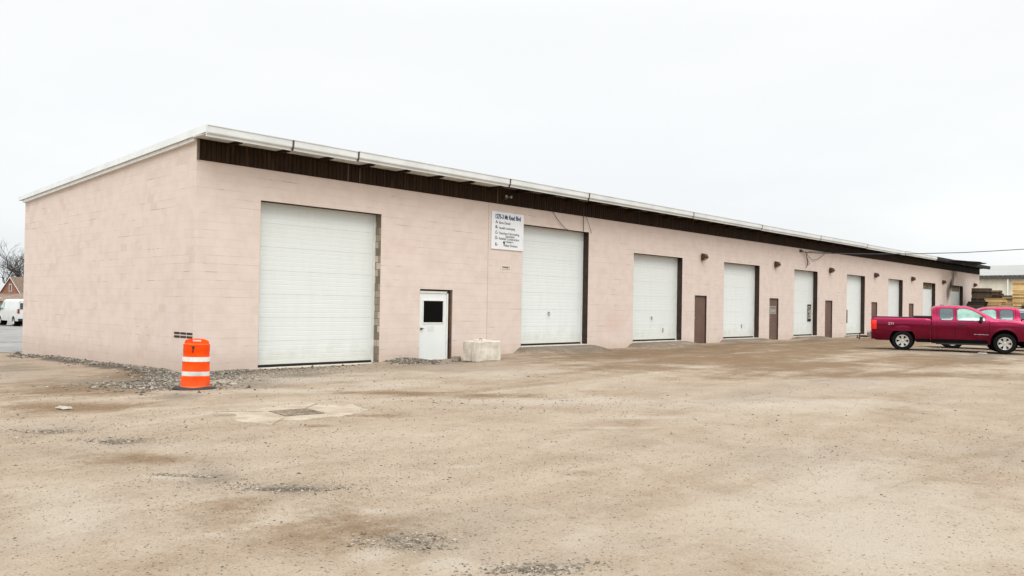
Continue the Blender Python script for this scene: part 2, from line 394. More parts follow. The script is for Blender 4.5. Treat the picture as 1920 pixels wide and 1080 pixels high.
BL = {'brown': [(-3.24,-2.03,1.32,-1.0,-0.83,-2.38),(-4.61,-5.28,0.91,-0.74,-0.23,-0.69),(9.52,-5.99,1.9,-1.3,-1.5,-1.04),(14.23,-8.75,2.66,-1.82,-2.7,-1.18),(14.79,-5.85,4.32,-2.81,-3.05,-1.67),(20.29,-10.66,3.59,-2.38,-4.52,-1.28),(-5.6,-14.2,0.2,-0.19,-0.15,-0.2),(-2.83,-13.87,0.24,-0.22,-0.18,-0.15),(-5.85,-14.16,0.13,-0.12,-0.11,-0.15),(-5.58,-13.91,0.46,-0.43,-0.35,-0.49),(-5.98,-12.99,0.36,-0.34,-0.33,-0.61),(-2.73,-8.45,1.47,-1.23,-0.09,-0.15),(0.33,-6.91,0.93,-0.73,-0.28,-0.36),(-0.39,0.87,1.22,-0.84,-1.41,-3.2),(12.8,-11.5,3.35,-2.44,-1.66,-0.56),(1.3,-8.03,1.26,-0.99,-0.38,-0.39),(-2.91,-9.66,0.21,-0.18,-0.08,-0.12),(-5.58,-10.34,0.48,-0.43,-0.17,-0.41)],
'soil_shade': [(-.3,1.0,.45,0,0,1.4),(-.3,4,.5,0,0,2.0),(-.3,7.5,.45,0,0,2.2),(-.3,11,.4,0,0,1.8),(.5,-.3,1.2,0,0,.55),(-1.0,-1.2,.9,-.7,.3,.7),(-2.2,-2.8,.5,-.5,.4,.7),(6.5,-.3,.8,0,0,.5),(-5.19,-12.56,.26,-.24,-.06,-.09),(-5.23,-8.97,.24,-.21,-.05,-.12),(-5.3,-15.6,.16,-.15,-.1,-.09),(-5.56,-7.76,.2,-.17,-.03,-.09),(-5.65,-11.45,.11,-.1,-.03,-.05)],
'grey': [(-0.42,-3.45,0.77,-0.58,-1.19,-2.12),(-1.76,-0.9,1.6,-1.17,-0.73,-1.79),(-5.19,-12.56,0.31,-0.29,-0.16,-0.26),(-5.23,-8.97,0.27,-0.24,-0.12,-0.31),(-5.56,-7.76,0.24,-0.21,-0.07,-0.23),(-5.54,-14.6,0.18,-0.18,-0.18,-0.22),(-5.3,-15.6,0.2,-0.19,-0.16,-0.14),(-5.4,-11.59,0.22,-0.2,-0.29,-0.57),(1.43,-2.34,0.79,-0.57,-0.8,-1.26),(25.03,-11.14,2.49,-1.58,-4.15,-0.95),(-2.2,5.45,0.86,-0.56,-0.85,-2.97),(27.15,-7.69,2.14,-1.26,-2.46,-0.77),(-2.78,-5.33,0.41,-0.33,-0.28,-0.6),(13.5,-1.0,2.4,0,0,.7),(20.2,-1.0,2.2,0,0,.6),(27.5,-.9,2.2,0,0,.6),(35,-.9,2,0,0,.6)],
'pale': [(1.85,-5.15,1.37,-1.03,-0.76,-0.96),(-0.78,-5.81,1.15,-0.9,-0.3,-0.47),(-5.73,-11.52,0.24,-0.22,-0.07,-0.16),(-5.54,-13.58,0.16,-0.15,-0.09,-0.14),(-5.64,-15.18,0.15,-0.14,-0.13,-0.14),(-6.83,-11.95,0.42,-0.39,-0.37,-1.11),(1.0,-3.6,2.4,-1.2,-.5,-1.0),(3.4,-3.2,2.0,-.8,-.4,-.8),(-1.96,-16.53,1.04,-0.97,-2.66,-0.91),(1.19,-11.97,0.83,-0.7,-0.2,-0.14),(-0.01,-12.35,0.68,-0.59,-0.16,-0.12),(2.04,-9.71,1.92,-1.54,-0.64,-0.53),(4.73,-12.91,2.36,-1.93,-1.26,-0.55),(-5.88,-14.69,0.17,-0.16,-0.12,-0.16),(4.68,-4.68,1.73,-1.24,-0.87,-0.9),(-5.14,-13.66,0.12,-0.12,-0.06,-0.08),(-3.37,-12.91,0.22,-0.2,-0.08,-0.08)]}
def blobs(lst, power=1.0):
    tot = np.zeros_like(X)
    for cx, cy, ax, ay, bx, by in lst:
        det = ax*by - ay*bx
        dx, dy = X-cx, Y-cy
        u = (dx*by - dy*bx)/det; v = (-dx*ay + dy*ax)/det
        tot = np.maximum(tot, np.exp(-(u*u+v*v)*.9))
    return tot
mk = np.stack([blobs(BL['brown']), blobs(BL['grey']), blobs(BL['pale']), blobs(BL['soil_shade'])], -1)
def catmull(P_, n_=40):
    P_ = [np.array(p, float) for p in P_]; P_ = [2*P_[0]-P_[1]] + P_ + [2*P_[-1]-P_[-2]]; o_ = []
    for i in range(1, len(P_)-2):
        for t_ in np.linspace(0, 1, n_, endpoint=False):
            a_, b_, c_, d_ = P_[i-1:i+3]
            o_.append(.5*((2*b_)+(c_-a_)*t_+(2*a_-5*b_+4*c_-d_)*t_**2+(3*b_-a_-3*c_+d_)*t_**3))
    return np.array(o_)
track = np.zeros_like(X)
near = (X > -14) & (X < 40) & (Y > -20) & (Y < 13)
pxn = np.stack([X[near], Y[near]], 1)
tn = np.zeros(len(pxn))
for path, wd, am in (([(36,-5),(20,-5.6),(8,-6.6),(0,-6.9),(-5,-4.2),(-6.6,3),(-7,12)], .17, .8), ([(38,-8.5),(20,-10.2),(8,-12.0),(0,-14.2),(-6,-17)], .16, .55), ([(13.5,-1),(11.5,-4.4),(6,-8.6),(-1,-11.6),(-9,-13.2)], .15, .6), ([(3.7,-.5),(2.6,-4),(-1.5,-7.6),(-8,-9.8),(-14,-10.4)], .15, .6), ([(30,-3.2),(16,-3.8),(8,-4.4),(2,-4.2),(-4,-2.2),(-5.5,6)], .2, .7)):
    c_ = catmull(path); tg_ = np.gradient(c_, axis=0); tg_ /= np.linalg.norm(tg_, axis=1)[:, None]; nn_ = np.stack([-tg_[:, 1], tg_[:, 0]], 1)
    for sd_ in (-.82, .82):
        l_ = c_ + nn_*sd_; dm_ = np.full(len(pxn), 99.)
        for q_ in l_: dm_ = np.minimum(dm_, np.hypot(pxn[:, 0]-q_[0], pxn[:, 1]-q_[1]))
        tn = np.maximum(tn, am*np.exp(-(np.maximum(dm_-.03, 0)/wd)**2))
track[near] = tn
mk[..., 2] = np.maximum(mk[..., 2], track*.9)
NB = (Y < -7.5) & (X < 2)
mk[..., 0] *= np.where(NB, .8, 1.0)
for x0_, x1_, s_ in RAMPS:
    dx = np.maximum(np.maximum(x0_ - X, X - x1_), 0); dy = np.maximum(-Y, 0)
    mk[..., 1] = np.maximum(mk[..., 1], 1.35 * (1 - smooth01(dx/.75)) * (1 - smooth01(dy/1.9)) * (Y < .6))
    mk[..., 3] = np.maximum(mk[..., 3], .55 * np.exp(-((X - x0_ + .25)/.3)**2) * np.exp(-((Y + .35)/.5)**2))
mk[..., 0] = np.maximum(mk[..., 0], .85 * smooth01((X-6)/8) * smooth01((-Y+0)/1.5) * smooth01((Y+10.5+.0*X)/5))
nxg, nyg = X.shape
idx = np.arange(nxg*nyg).reshape(nxg, nyg)
quads = np.stack([idx[:-1,:-1], idx[1:,:-1], idx[1:,1:], idx[:-1,1:]], -1).reshape(-1, 4)
me = bpy.data.meshes.new('ground')
me.from_pydata(np.stack([X, Y, H], -1).reshape(-1, 3).tolist(), [], quads.tolist()); me.update()
ca = me.color_attributes.new('mask', 'FLOAT_COLOR', 'POINT'); ca.data.foreach_set('color', mk.reshape(-1))
me.polygons.foreach_set('use_smooth', [True]*len(me.polygons))
ground = bpy.data.objects.new('ground', me); col.objects.link(ground)
tag(ground, 'bare tan packed gravel yard with brown damp patches and shallow potholes', 'ground', kind='structure')
def groundmat():
    m, t, b = newmat('packed_gravel'); o = coords(t)
    at = t.nodes.new('ShaderNodeAttribute'); at.attribute_name = 'mask'
    sp = t.nodes.new('ShaderNodeSeparateColor'); L(t, at.outputs['Color'], sp.inputs[0])
    # wheel-worn streaks run diagonally across the yard
    st = t.nodes.new('ShaderNodeMapping'); st.inputs['Rotation'].default_value = (0, 0, R(40)); st.inputs['Scale'].default_value = (.22, 1.0, 1); L(t, o, st.inputs[0])
    big = noise(t, .22, 4, .55, o); mid = noise(t, 1.1, 7, .68, o, .4); fine = noise(t, 9, 6, .75, o); vf = noise(t, 60, 4, .7, o)
    strk = noise(t, .75, 6, .62, st.outputs[0], .6)
    mix3 = mathn(t, 'ADD', mathn(t, 'MULTIPLY', mid, .38), mathn(t, 'ADD', mathn(t, 'MULTIPLY', strk, .40), mathn(t, 'MULTIPLY', fine, .22)))
    c = mixc(t, rng(t, mix3, .38, .64), (.335, .272, .205), (.242, .182, .125))
    c = mixc(t, mathn(t, 'MULTIPLY', rng(t, big, .48, .7), .6), c, (.262, .226, .182))
    dev = mathn(t, 'MULTIPLY', mathn(t, 'SUBTRACT', mix3, .5), 3.4)
    def m_(ch, lo, hi, sgn=1.0):
        return rng(t, mathn(t, 'MULTIPLY_ADD', dev, sgn, sp.outputs[ch]), lo, hi)
    c = mixc(t, mathn(t, 'MULTIPLY', m_('Blue', .3, 1.05, -.8), .7), c, (.355, .312, .25))
    c = mixc(t, mathn(t, 'MULTIPLY', m_('Red', .15, 1.0), .85), c, (.138, .082, .038))
    c = mixc(t, mathn(t, 'MULTIPLY', m_('Green', .35, 1.25), .75), c, (.155, .132, .102))
    c = mixc(t, rng(t, mathn(t, 'MULTIPLY_ADD', dev, .5, at.outputs['Alpha']), .35, .8, 0, .85), c, (.062, .052, .040))  # dark soil tone also paints the shade in crevices between stones
    # rusty damp stains
    c = mixc(t, mathn(t, 'MULTIPLY', mathn(t, 'MULTIPLY', rng(t, strk, .6, .72), rng(t, big, .35, .6)), .45), c, (.16, .095, .04))
    # grit at two sizes
    def grit(scale, thr, k, colr, rad=(.16, .40)):
        nonlocal c
        vo = t.nodes.new('ShaderNodeTexVoronoi'); vo.inputs['Scale'].default_value = scale; L(t, o, vo.inputs['Vector'])
        sv = t.nodes.new('ShaderNodeSeparateColor'); L(t, vo.outputs['Color'], sv.inputs[0])
        g = mathn(t, 'MULTIPLY', rng(t, vo.outputs['Distance'], *rad, 1, 0), rng(t, mathn(t, 'MULTIPLY_ADD', sp.outputs['Blue'], -.12, mathn(t, 'MULTIPLY_ADD', mid, .35, sv.outputs[0])), thr, thr+.05))
        c = mixc(t, mathn(t, 'MULTIPLY', g, k), c, colr)
        return g
    g1 = grit(30, .98, .75, (.06, .045, .03)); g2 = grit(62, .88, .55, (.075, .058, .04)); g3 = grit(48, 1.03, .45, (.44, .39, .32))
    c = mixc(t, mathn(t, 'MULTIPLY', rng(t, vf, .42, .7), .25), c, (.11, .085, .06))
    L(t, c, b.inputs['Base Color']); b.inputs['Roughness'].default_value = .93; b.inputs['Specular IOR Level'].default_value = .2
    h = mathn(t, 'ADD', mathn(t, 'MULTIPLY', fine, .9), mathn(t, 'ADD', mathn(t, 'MULTIPLY', vf, .22), mathn(t, 'MULTIPLY', mathn(t, 'ADD', g1, g2), .2)))
    h = mathn(t, 'ADD', h, mathn(t, 'MULTIPLY', mathn(t, 'MULTIPLY', sp.outputs['Green'], fine), 1.2))
    bump(t, b, h, .85, .03)
    return m
me.materials.append(groundmat())

# asphalt road behind the gable
def sheet(name, xs, ys, off, m, label, cat='road', edge=0):
    P = [[(x + (edge*math.sin(y*3.1+x) if i in (0, len(xs)-1) else 0), y + (edge*math.sin(x*2.3+1.7*math.sin(x)) if j in (0, len(ys)-1) else 0), 0) for j, y in enumerate(ys)] for i, x in enumerate(xs)]
    P = [[(p[0], p[1], hz_(p[0], p[1]) + off) for p in r] for r in P]
    mb = MB(); mb.grid(P)
    o = mb.build(name, m, smooth=True); tag(o, label, cat, kind='structure'); return o
def asphalt():
    m, t, b = newmat('worn_asphalt'); o = coords(t)
    f = noise(t, .9, 6, .6, o); g = noise(t, 20, 4, .6, o)
    c = mixc(t, rng(t, f, .35, .7), (.205, .20, .19), (.13, .128, .122))
    vo = t.nodes.new('ShaderNodeTexVoronoi'); vo.feature = 'DISTANCE_TO_EDGE'; vo.inputs['Scale'].default_value = .22
    ds = t.nodes.new('ShaderNodeVectorMath'); ds.operation = 'ADD'
    nn = t.nodes.new('ShaderNodeTexNoise'); nn.inputs['Scale'].default_value = 1.2; L(t, o, nn.inputs['Vector'])
    L(t, o, ds.inputs[0]); L(t, nn.outputs['Color'], ds.inputs[1]); L(t, ds.outputs[0], vo.inputs['Vector'])
    c = mixc(t, rng(t, vo.outputs['Distance'], .004, .014, .85, 0), c, (.03, .03, .03))
    c = mixc(t, mathn(t, 'MULTIPLY', rng(t, g, .5, .8), .35), c, (.32, .31, .29))
    L(t, c, b.inputs['Base Color']); b.inputs['Roughness'].default_value = .75; bump(t, b, g, .4, .01); return m
M['asphalt'] = asphalt()
sheet('road', list(np.arange(-45, 40, 1.5)), list(np.arange(14.5, 90, 1.5)), .012, M['asphalt'], 'worn cracked grey asphalt drive beyond the left end of the pink building', edge=.5)

# ------------------------------------------------------------------ stones
def stones(name, pts, sizes, m, label, kind='stuff', flat=.6):
    base = np.array([(1,0,0),(-1,0,0),(0,1,0),(0,-1,0),(0,0,1),(0,0,-1)], float)
    tri = np.array([(0,2,4),(2,1,4),(1,3,4),(3,0,4),(2,0,5),(1,2,5),(3,1,5),(0,3,5)])
    n = len(pts); V = np.repeat(base[None], n, 0) + rs.uniform(-.38, .38, (n, 6, 3))
    V *= np.asarray(sizes)[:, None, None] * np.array([1, 1, flat]) * rs.uniform(.7, 1.35, (n, 1, 3))
    a = rs.uniform(0, 6.28, n); ca_, sa_ = np.cos(a), np.sin(a)
    x = V[..., 0]*ca_[:, None] - V[..., 1]*sa_[:, None]; y = V[..., 0]*sa_[:, None] + V[..., 1]*ca_[:, None]
    V = np.stack([x, y, V[..., 2]], -1) + np.asarray(pts)[:, None, :]
    F = (tri[None] + (np.arange(n)*6)[:, None, None]).reshape(-1, 3)
    me = bpy.data.meshes.new(name); me.from_pydata(V.reshape(-1, 3).tolist(), [], F.tolist()); me.update(); me.materials.append(m)
    o = bpy.data.objects.new(name, me); col.objects.link(o); tag(o, label, 'gravel', kind=kind); return o
def stonemat(name, a, b_, c_):
    m, t, b = newmat(name); g = t.nodes.new('ShaderNodeNewGeometry')
    r = t.nodes.new('ShaderNodeValToRGB'); r.color_ramp.elements[0].color = (*a, 1); r.color_ramp.elements[1].color = (*c_, 1); r.color_ramp.elements[1].position = .97
    e = r.color_ramp.elements.new(.6); e.color = (*b_, 1)
    L(t, g.outputs['Random Per Island'], r.inputs[0])
    L(t, mixc(t, .25, r.outputs[0], mixc(t, rng(t, noise(t, 50, 3, .6, coords(t)), .4, .6), (.1, .09, .07), (.3, .27, .22))), b.inputs['Base Color']); b.inputs['Roughness'].default_value = .9
    return m
M['gravel'] = stonemat('gravel_stone', (.022, .018, .014), (.11, .092, .07), (.38, .335, .27))
M['pebble'] = stonemat('pebble_stone', (.05, .038, .026), (.185, .145, .102), (.38, .32, .25))
P = []
def scatter(n, fx):
    out_ = []
    while len(out_) < n:
        p = fx()
        if p is None: continue
        out_.append(p)
    return out_
def side_band():
    y = rs.uniform(-.3, 12.9); wdt = .34 + .16*math.sin(y*1.3) + (.45 if y < 3 else 0) * (1 - max(0, y)/3)
    x = -abs(rs.normal(0, .5)) * wdt - .02
    return (x, y)
def corner_band():
    x = rs.uniform(-1.2, 2.6); y = -abs(rs.normal(0, .48)) - .02
    if x < 0 and rs.rand() < .3: y = rs.uniform(-1.6, 0)
    return (x, y) if x < 1.1 + .4*rs.rand() else None
def mound():
    x = rs.normal(6.5, .5)
    return (x, -abs(rs.normal(0, .42)) - .02) if x > 5.72 and (x < 7.1 or rs.rand() < .3) else None
def drumside(): return (rs.normal(-1.9, .5), rs.normal(-2.9, .8))
def ap1(): return (rs.normal(2.2, 1.4), -abs(rs.normal(.2, .8)) - .05)
pp = scatter(11000, side_band) + scatter(5200, corner_band) + scatter(2600, mound) + scatter(1100, drumside) + scatter(160, ap1)
pq = scatter(3800, lambda: (rs.normal(1.0, 1.5), -abs(rs.normal(.5, .9)) - .3))
pp += pq
pp = [p for p in pp if not (p[1] > -.01 and p[0] > -.01)]
pa = np.array(pp); ss = rs.gamma(2.3, .0062, len(pa)) + .006
ss = np.where((pa[:, 1] < -.5) & (pa[:, 0] > .3) & (pa[:, 0] < 5), ss*.42, ss)
hh = height(pa[:, 0], pa[:, 1])
stones('gravel', np.column_stack([pa, hh + ss*.25]), ss, M['gravel'], 'loose grey crushed stone banked along the foot of the pink walls and corner')
# loose pebbles over the yard
n = 40000
cxs = []; camx, camy = -9.212, -18.98
ang = yaw + rs.uniform(-.62, .62, n); dist = 4.2 + rs.gamma(1.5, 4.5, n)
px_ = camx + np.sin(ang)*dist; py_ = camy + np.cos(ang)*dist
ok = ((py_ < -.3) | (px_ < -.3)) & (rs.uniform(0, 1, n) < (.30 + .70*smooth01(.5 + .42*np.sin(px_*.9+1.1*np.sin(py_*.7)) + .42*np.sin(py_*1.15+px_*.5))) * np.where(ang > yaw+.15, .5, 1.0)); px_, py_, dist = px_[ok], py_[ok], dist[ok]
sz = (rs.gamma(1.6, .0017, len(px_)) + .0028) * np.clip(dist/9, .62, 1.7)
clx, cly, cls = [], [], []
for cx, cy, ax, ay, bx, by in [(-5.19,-12.56,.34,-.31,-.10,-.16),(-5.23,-8.97,.25,-.22,-.06,-.16),(-5.56,-7.76,.22,-.19,-.04,-.12),(-5.54,-14.6,.2,-.19,-.12,-.15),(-5.3,-15.6,.22,-.2,-.12,-.10),(-5.65,-11.45,.13,-.12,-.03,-.05)]:
    for k in range(560):
        u, v = rs.normal(0, .62, 2); clx.append(cx+ax*u*1.2+bx*v); cly.append(cy+ay*u*1.2+by*v); cls.append(rs.gamma(1.7, .0030)+.0025)
px_ = np.concatenate([px_, clx]); py_ = np.concatenate([py_, cly]); sz = np.concatenate([sz, cls])
stones('pebbles', np.column_stack([px_, py_, height(px_, py_) + sz*.2]), sz, M['pebble'], 'small dark pebbles strewn over the tan yard', flat=.55)

# ------------------------------------------------------------------ the pink building
bld = empty('industrial_building')
tag(bld, 'long single storey pink painted block garage building with a row of white overhead doors', 'building')
LEN, DEP = 70.95, 12.5
OV = [  # x0, x1, z0, z1 overhead door openings
 (1.72, 5.58, -.05, 4.24), (11.66, 15.38, .27, 4.47), (18.35, 22.07, .28, 3.87), (25.75, 29.38, .27, 3.87), (33.42, 36.5, .27, 3.87),
 (40.82, 43.8, .24, 3.89), (48.07, 50.96, .24, 3.89), (55.43, 58.4, .24, 3.89), (62.6, 65.9, .24, 3.89)]
PD = [(7.09, 8.44, -.09, 2.12), (23.14, 24.2, .10, 2.26), (30.52, 31.57, .12, 2.27), (37.6, 38.66, .10, 2.27), (44.96, 46.02, .10, 2.28), (52.28, 53.33, .10, 2.29), (59.6, 60.65, .10, 2.29), (67.2, 68.25, .10, 2.29)]
TH = .265
ops = OV + PD
xc = sorted(set([0, LEN] + [a for o in ops for a in o[:2]] + [10.05, 11.66, 9.9]))
zc = sorted(set([-.9, 5.2] + [a for o in ops for a in o[2:]]))
mb = MB()
for i in range(len(xc)-1):
    for k in range(len(zc)-1):
        mx, mz = (xc[i]+xc[i+1])/2, (zc[k]+zc[k+1])/2
        if any(o[0] < mx < o[1] and o[2] < mz < o[3] for o in ops): continue
        x0, x1, z0, z1 = xc[i], xc[i+1], zc[k], zc[k+1]
        mb.add([(x0,0,z0),(x1,0,z0),(x1,0,z1),(x0,0,z1)], [(0,1,2,3)])
        mb.add([(x0,TH,z0),(x1,TH,z0),(x1,TH,z1),(x0,TH,z1)], [(3,2,1,0)])
for x0, x1, z0, z1 in ops:
    mb.add([(x0,0,z0),(x0,TH,z0),(x0,TH,z1),(x0,0,z1)], [(0,1,2,3)])
    mb.add([(x1,0,z0),(x1,TH,z0),(x1,TH,z1),(x1,0,z1)], [(3,2,1,0)])
    mb.add([(x0,0,z1),(x1,0,z1),(x1,TH,z1),(x0,TH,z1)], [(3,2,1,0)])
mb.build('wall', M['wall'], bld, fix=False)
RT = lambda y: 5.62 - .047*y          # underside of the roof deck
mb = MB()
ys = np.linspace(0.0, DEP, 26)
mb.grid([[(0, y, z) for z in (-.9, 2.0, RT(y))] for y in ys], flip=True)
mb.grid([[(-.0+.2, y, z) for z in (-.9, 2.0, RT(y))] for y in (0.2, DEP)])
mb.build('wall', M['side'], bld, fix=False)
mb = MB(); mb.add([(0,DEP,-3),(LEN,DEP,-3),(LEN,DEP,RT(DEP)),(0,DEP,RT(DEP))], [(3,2,1,0)]); mb.build('wall', M['side'], bld, fix=False)
mb = MB(); mb.add([(LEN,0,-3),(LEN,DEP,-3),(LEN,DEP,RT(DEP)),(LEN,0,RT(0))], [(0,1,2,3)]); mb.build('wall', M['side'], bld, fix=False)
# pilaster seam beside the sign (control joint strips)
mb = MB(); mb.box(9.98, 10.0, -.004, .01, -.2, 5.03); mb.build('control_joint', mat('joint_sealant', (.54, .44, .385), .8), bld)
# ribbed brown siding band
mb = MB(); pr = []; x = .0
while x < LEN:
    pr += [(x, -.012), (x+.075, -.012), (x+.085, .006), (x+.105, .006), (x+.115, -.012)]; x += .125
pr = [(min(a, LEN), b) for a, b in pr]
mb.grid([[(a, b-.02, z) for z in (5.045, 5.60)] for a, b in pr])
mb.box(0, LEN, -.008, -.002, 5.04, 5.60)
mb.build('siding_band', M['siding'], bld, fix=False)
mb = MB(); mb.box(-.004, .05, -.036, -.001, 5.04, 5.6); mb.build('corner_post', mat('corner_post_paint', (.16, .13, .09), .6), bld)
for a in (4.35, 4.75, 10.35):
    mb = MB(); mb.box(a, a+.018, -.040, -.034, 5.06, 5.58); mb.build('siding_joint', mat('siding_joint_grey', (.16, .13, .10), .6), bld)
# roof slab
ZT = lambda y: 5.70 - .047*(y)
mb = MB(); x0, x1, y0, y1 = -.105, LEN+.25, -.70, DEP+.28
mb.add([(x0,y0,ZT(y0)-.02),(x1,y0,ZT(y0)-.02),(x1,y1,ZT(y1)-.02),(x0,y1,ZT(y1)-.02),(x0,y0,ZT(y0)-.1),(x1,y0,ZT(y0)-.1),(x1,y1,ZT(y1)-.1),(x0,y1,ZT(y1)-.1)],
       [(0,1,2,3),(7,6,5,4),(0,4,5,1),(1,5,6,2),(2,6,7,3),(3,7,4,0)])
roof = mb.build('roof', M['roof'], bld, fix=False)
# rake boards at the gable: upper cap, dark gap, lower white board
mb = MB(); yb, ye = -.72, DEP+.28
mb.add([(x,y,z) for x in (-.135,-.107) for y, z in ((yb, ZT(yb)+.035),(ye, ZT(ye)+.02),(ye, ZT(ye)-.105),(yb, ZT(yb)-.14))],
       [(0,1,2,3),(7,6,5,4),(0,4,5,1),(1,5,6,2),(2,6,7,3),(3,7,4,0)])
mb.build('rake_fascia', M['trim'], bld)
mb = MB(); mb.add([(x,y,z) for x in (-.085,-.002) for y, z in ((-.0, RT(0)-.02),(DEP, RT(DEP)-.02),(DEP, RT(DEP)-.125),(-.0, RT(0)-.145))],
       [(0,1,2,3),(7,6,5,4),(0,4,5,1),(1,5,6,2),(2,6,7,3),(3,7,4,0)])
mb.build('rake_board', M['frame_white'], bld)
# gutter: tall stepped fascia in lengths, each a bit out of line
seg = [-.14, 2.14, 4.15, 10.16, 14.33, 21.6, 28, 35, 42, 49, 56, 63, LEN+.25]
for i in range(len(seg)-1):
    a, b_ = seg[i]+.006, seg[i+1]-.006; dz = rs.uniform(-.018, .018); dy = rs.uniform(-.012, .012)
    if b_ > 56: dz = 0.0; dy = 0
    mb = MB()
    prof = [(-.735, 5.545), (-.745, 5.56), (-.775, 5.575), (-.785, 5.60), (-.785, 5.745), (-.80, 5.752), (-.80, 5.77), (-.765, 5.775), (-.70, 5.74), (-.70, 5.50), (-.735, 5.50)]
    if i == 0: prof = prof
    mb.prism([(y+dy, z+dz) for y, z in prof], a, b_, 'x')
    g = mb.build('gutter', M['gutter'] if b_ < 62 else M['charred'], bld, fix=True)
    mb = MB(); mb.prism([(-.80+dy, 5.755+dz), (-.81+dy, 5.755+dz), (-.795+dy, 5.585+dz), (-.75+dy, 5.50+dz), (-.73+dy, 5.50+dz), (-.78+dy, 5.59+dz)], b_-.015, b_+.03, 'x')
    mb.build('gutter_strap', M['dark_metal'] if i < 4 else M['steel'], g)
mb = MB()
for k, r_ in enumerate((1.6, 2.4, 2.6, 2.0)):
    mb.lathe([(0.001, .15), (r_*.35, .13), (r_*.7, .06), (r_, 0)], 18, (60.5+1.7*k, -.05+.25*k, 5.67))
mb.build('tar_patch', M['charred'], bld, smooth=True)
# soffit panels between outriggers
outx = [.80, 2.12, 3.42, 4.76, 6.05, 7.35, 8.66, 9.98]
for i, a in enumerate([-.16] + outx[:-1]):
    mb = MB(); mb.box(a+(.06 if i else 0), outx[i]-.06, -.70, -.10, 5.535, 5.55); mb.build('soffit_panel', M['soffit'], bld)
for a in outx + list(np.arange(11.3, 70.5, 1.32)):
    mb = MB(); mb.prism([(-.72, 5.58), (-.72, 5.52), (-.60, 5.47), (-.04, 5.47), (-.04, 5.6)], a-.045, a+.045, 'x')
    mb.build('outrigger', M['siding'], bld)
mb = MB(); mb.box(10.04, LEN+.5, -.70, -.30, 5.56, 5.575); mb.build('soffit_board', M['siding'], bld)

# overhead doors
def door_leaf(w_, h_, nsec, ribs=5):
    prof = []; hs = h_/nsec
    for i in range(nsec):
        z = i*hs; prof += [(.0, z+.004)]
        for r_ in range(ribs):
            zz = z + hs*(r_+.5)/ribs; q = hs/ribs
            if r_ > 0: prof += [(.0, zz - q*.5 - .012), (.0026, zz - q*.5 - .003), (.0026, zz - q*.5 + .003), (.0, zz - q*.5 + .012)]
        prof += [(.0, z+hs-.008), (.008, z+hs-.005), (.008, z+hs-.001)]
    mb = MB(); mb.grid([[(x, y, z) for y, z in prof] for x in (0, w_)]); return mb
stained = mat('stained_door_top', (.22, .17, .10), .7, var=.3, scale=3)
for i, (x0, x1, z0, z1) in enumerate(OV):
    first = i == 0; jm = M['raw'] if first else M['brown_jamb']
    d = MB(); d.box(x1-.006, x1-.003, .004, TH-.002, z0, z1-.001); d.build('jamb', jm, bld)
    d = MB(); d.box(x0+.003, x0+.006, .004, TH-.002, z0, z1-.001); d.build('jamb', jm, bld)
    d = MB(); d.box(x0+.006, x1-.006, .004, TH-.002, z1-.006, z1-.003); d.build('lintel', M['brown_jamb'], bld)
    h_ = z1 - z0
    leaf = door_leaf(x1-x0+.3, h_+.02, 7 if i < 2 else 6)
    o = leaf.build('overhead_door', M['door'], bld, loc=(x0-.15, TH+.02, z0+.06), fix=False)
    if first: o['label'] = 'white ribbed overhead door framed by bare block, nearest the corner'
    d = MB(); d.box(x0, x1, TH-.0, TH+.04, z0-.005, z0+.05); d.build('bottom_seal', M['seal'], o, loc=(-(x0-.15), -(TH+.02), -(z0+.06)))
    d = MB(); d.box(x1-.075, x1-.008, TH-.012, TH+.012, z0, z1-.008); d.build('door_stop', M['frame_white'], bld)
    d = MB(); d.box(x0-.6, x1+.6, -.02-.0, 2.2, z0-.9, z0-.012); 
    d = MB(); d.box(x0+.001, x1-.001, -.06, TH+.5, z0-.5, z0-.006); d.build('sill', M['concrete'], bld)
    if i >= 7:
        d = MB(); d.box(x0-.1, x1-.08, TH-.002, TH+.018, z1-.45, z1-.004); d.build('top_panel', stained, bld)
def at_leaf(i): x0, x1, z0, z1 = OV[i]; return x0, x1, z0, z1
for i, hx, hz2 in ((1, 13.42, 1.38), (2, 20.1, 1.22)):
    d = MB(); d.tube([(hx, TH-.0, hz2+.06), (hx-.05, TH-.025, hz2+.05), (hx-.05, TH-.025, hz2-.02), (hx, TH-.03, hz2-.07), (hx+.05, TH-.025, hz2-.02), (hx+.05, TH-.025, hz2+.05), (hx, TH, hz2+.06)], .009, 6)
    d.box(hx-.02, hx+.02, TH-.02, TH+.02, hz2+.03, hz2+.08); d.build('lift_handle', M['steel'], bld)
d = MB(); d.box(20.98, 21.0, TH-.02, TH+.01, .62, .80); d.build('handle', M['steel'], bld)
d = MB(); d.box(28.05, 28.07, TH-.02, TH+.01, .75, .93); d.build('handle', M['steel'], bld)
d = MB(); d.box(40.84, 40.90, -.03, .02, .95, 1.75); d.build('door_bumper', M['dark_metal'], bld)
# poster on the fifth door
po = empty('poster', (35.78, TH-.0, 1.06)); tag(po, 'black and white poster stuck low on an overhead door, right side', 'poster')
px0, pz0 = 0, 0
d = MB(); d.box(0, .50, -.006, 0, 0, .95); d.build('sheet', M['paper'], po)
d = MB(); rr = random.Random(5)
d.box(.0, .50, -.009, -.0065, .86, .95); d.box(.02, .48, -.009, -.0065, 0, .14)
for k in range(16):
    a, b_ = rr.uniform(.02, .38), rr.uniform(.12, .78); d.prism([(a, b_), (a+rr.uniform(.04,.10), b_+rr.uniform(-.03,.03)), (a+rr.uniform(.03,.11), b_+rr.uniform(.05,.12)), (a-.01, b_+.06)], -.0085-k*.0002, -.0065)
d.build('print', M['black'], po)

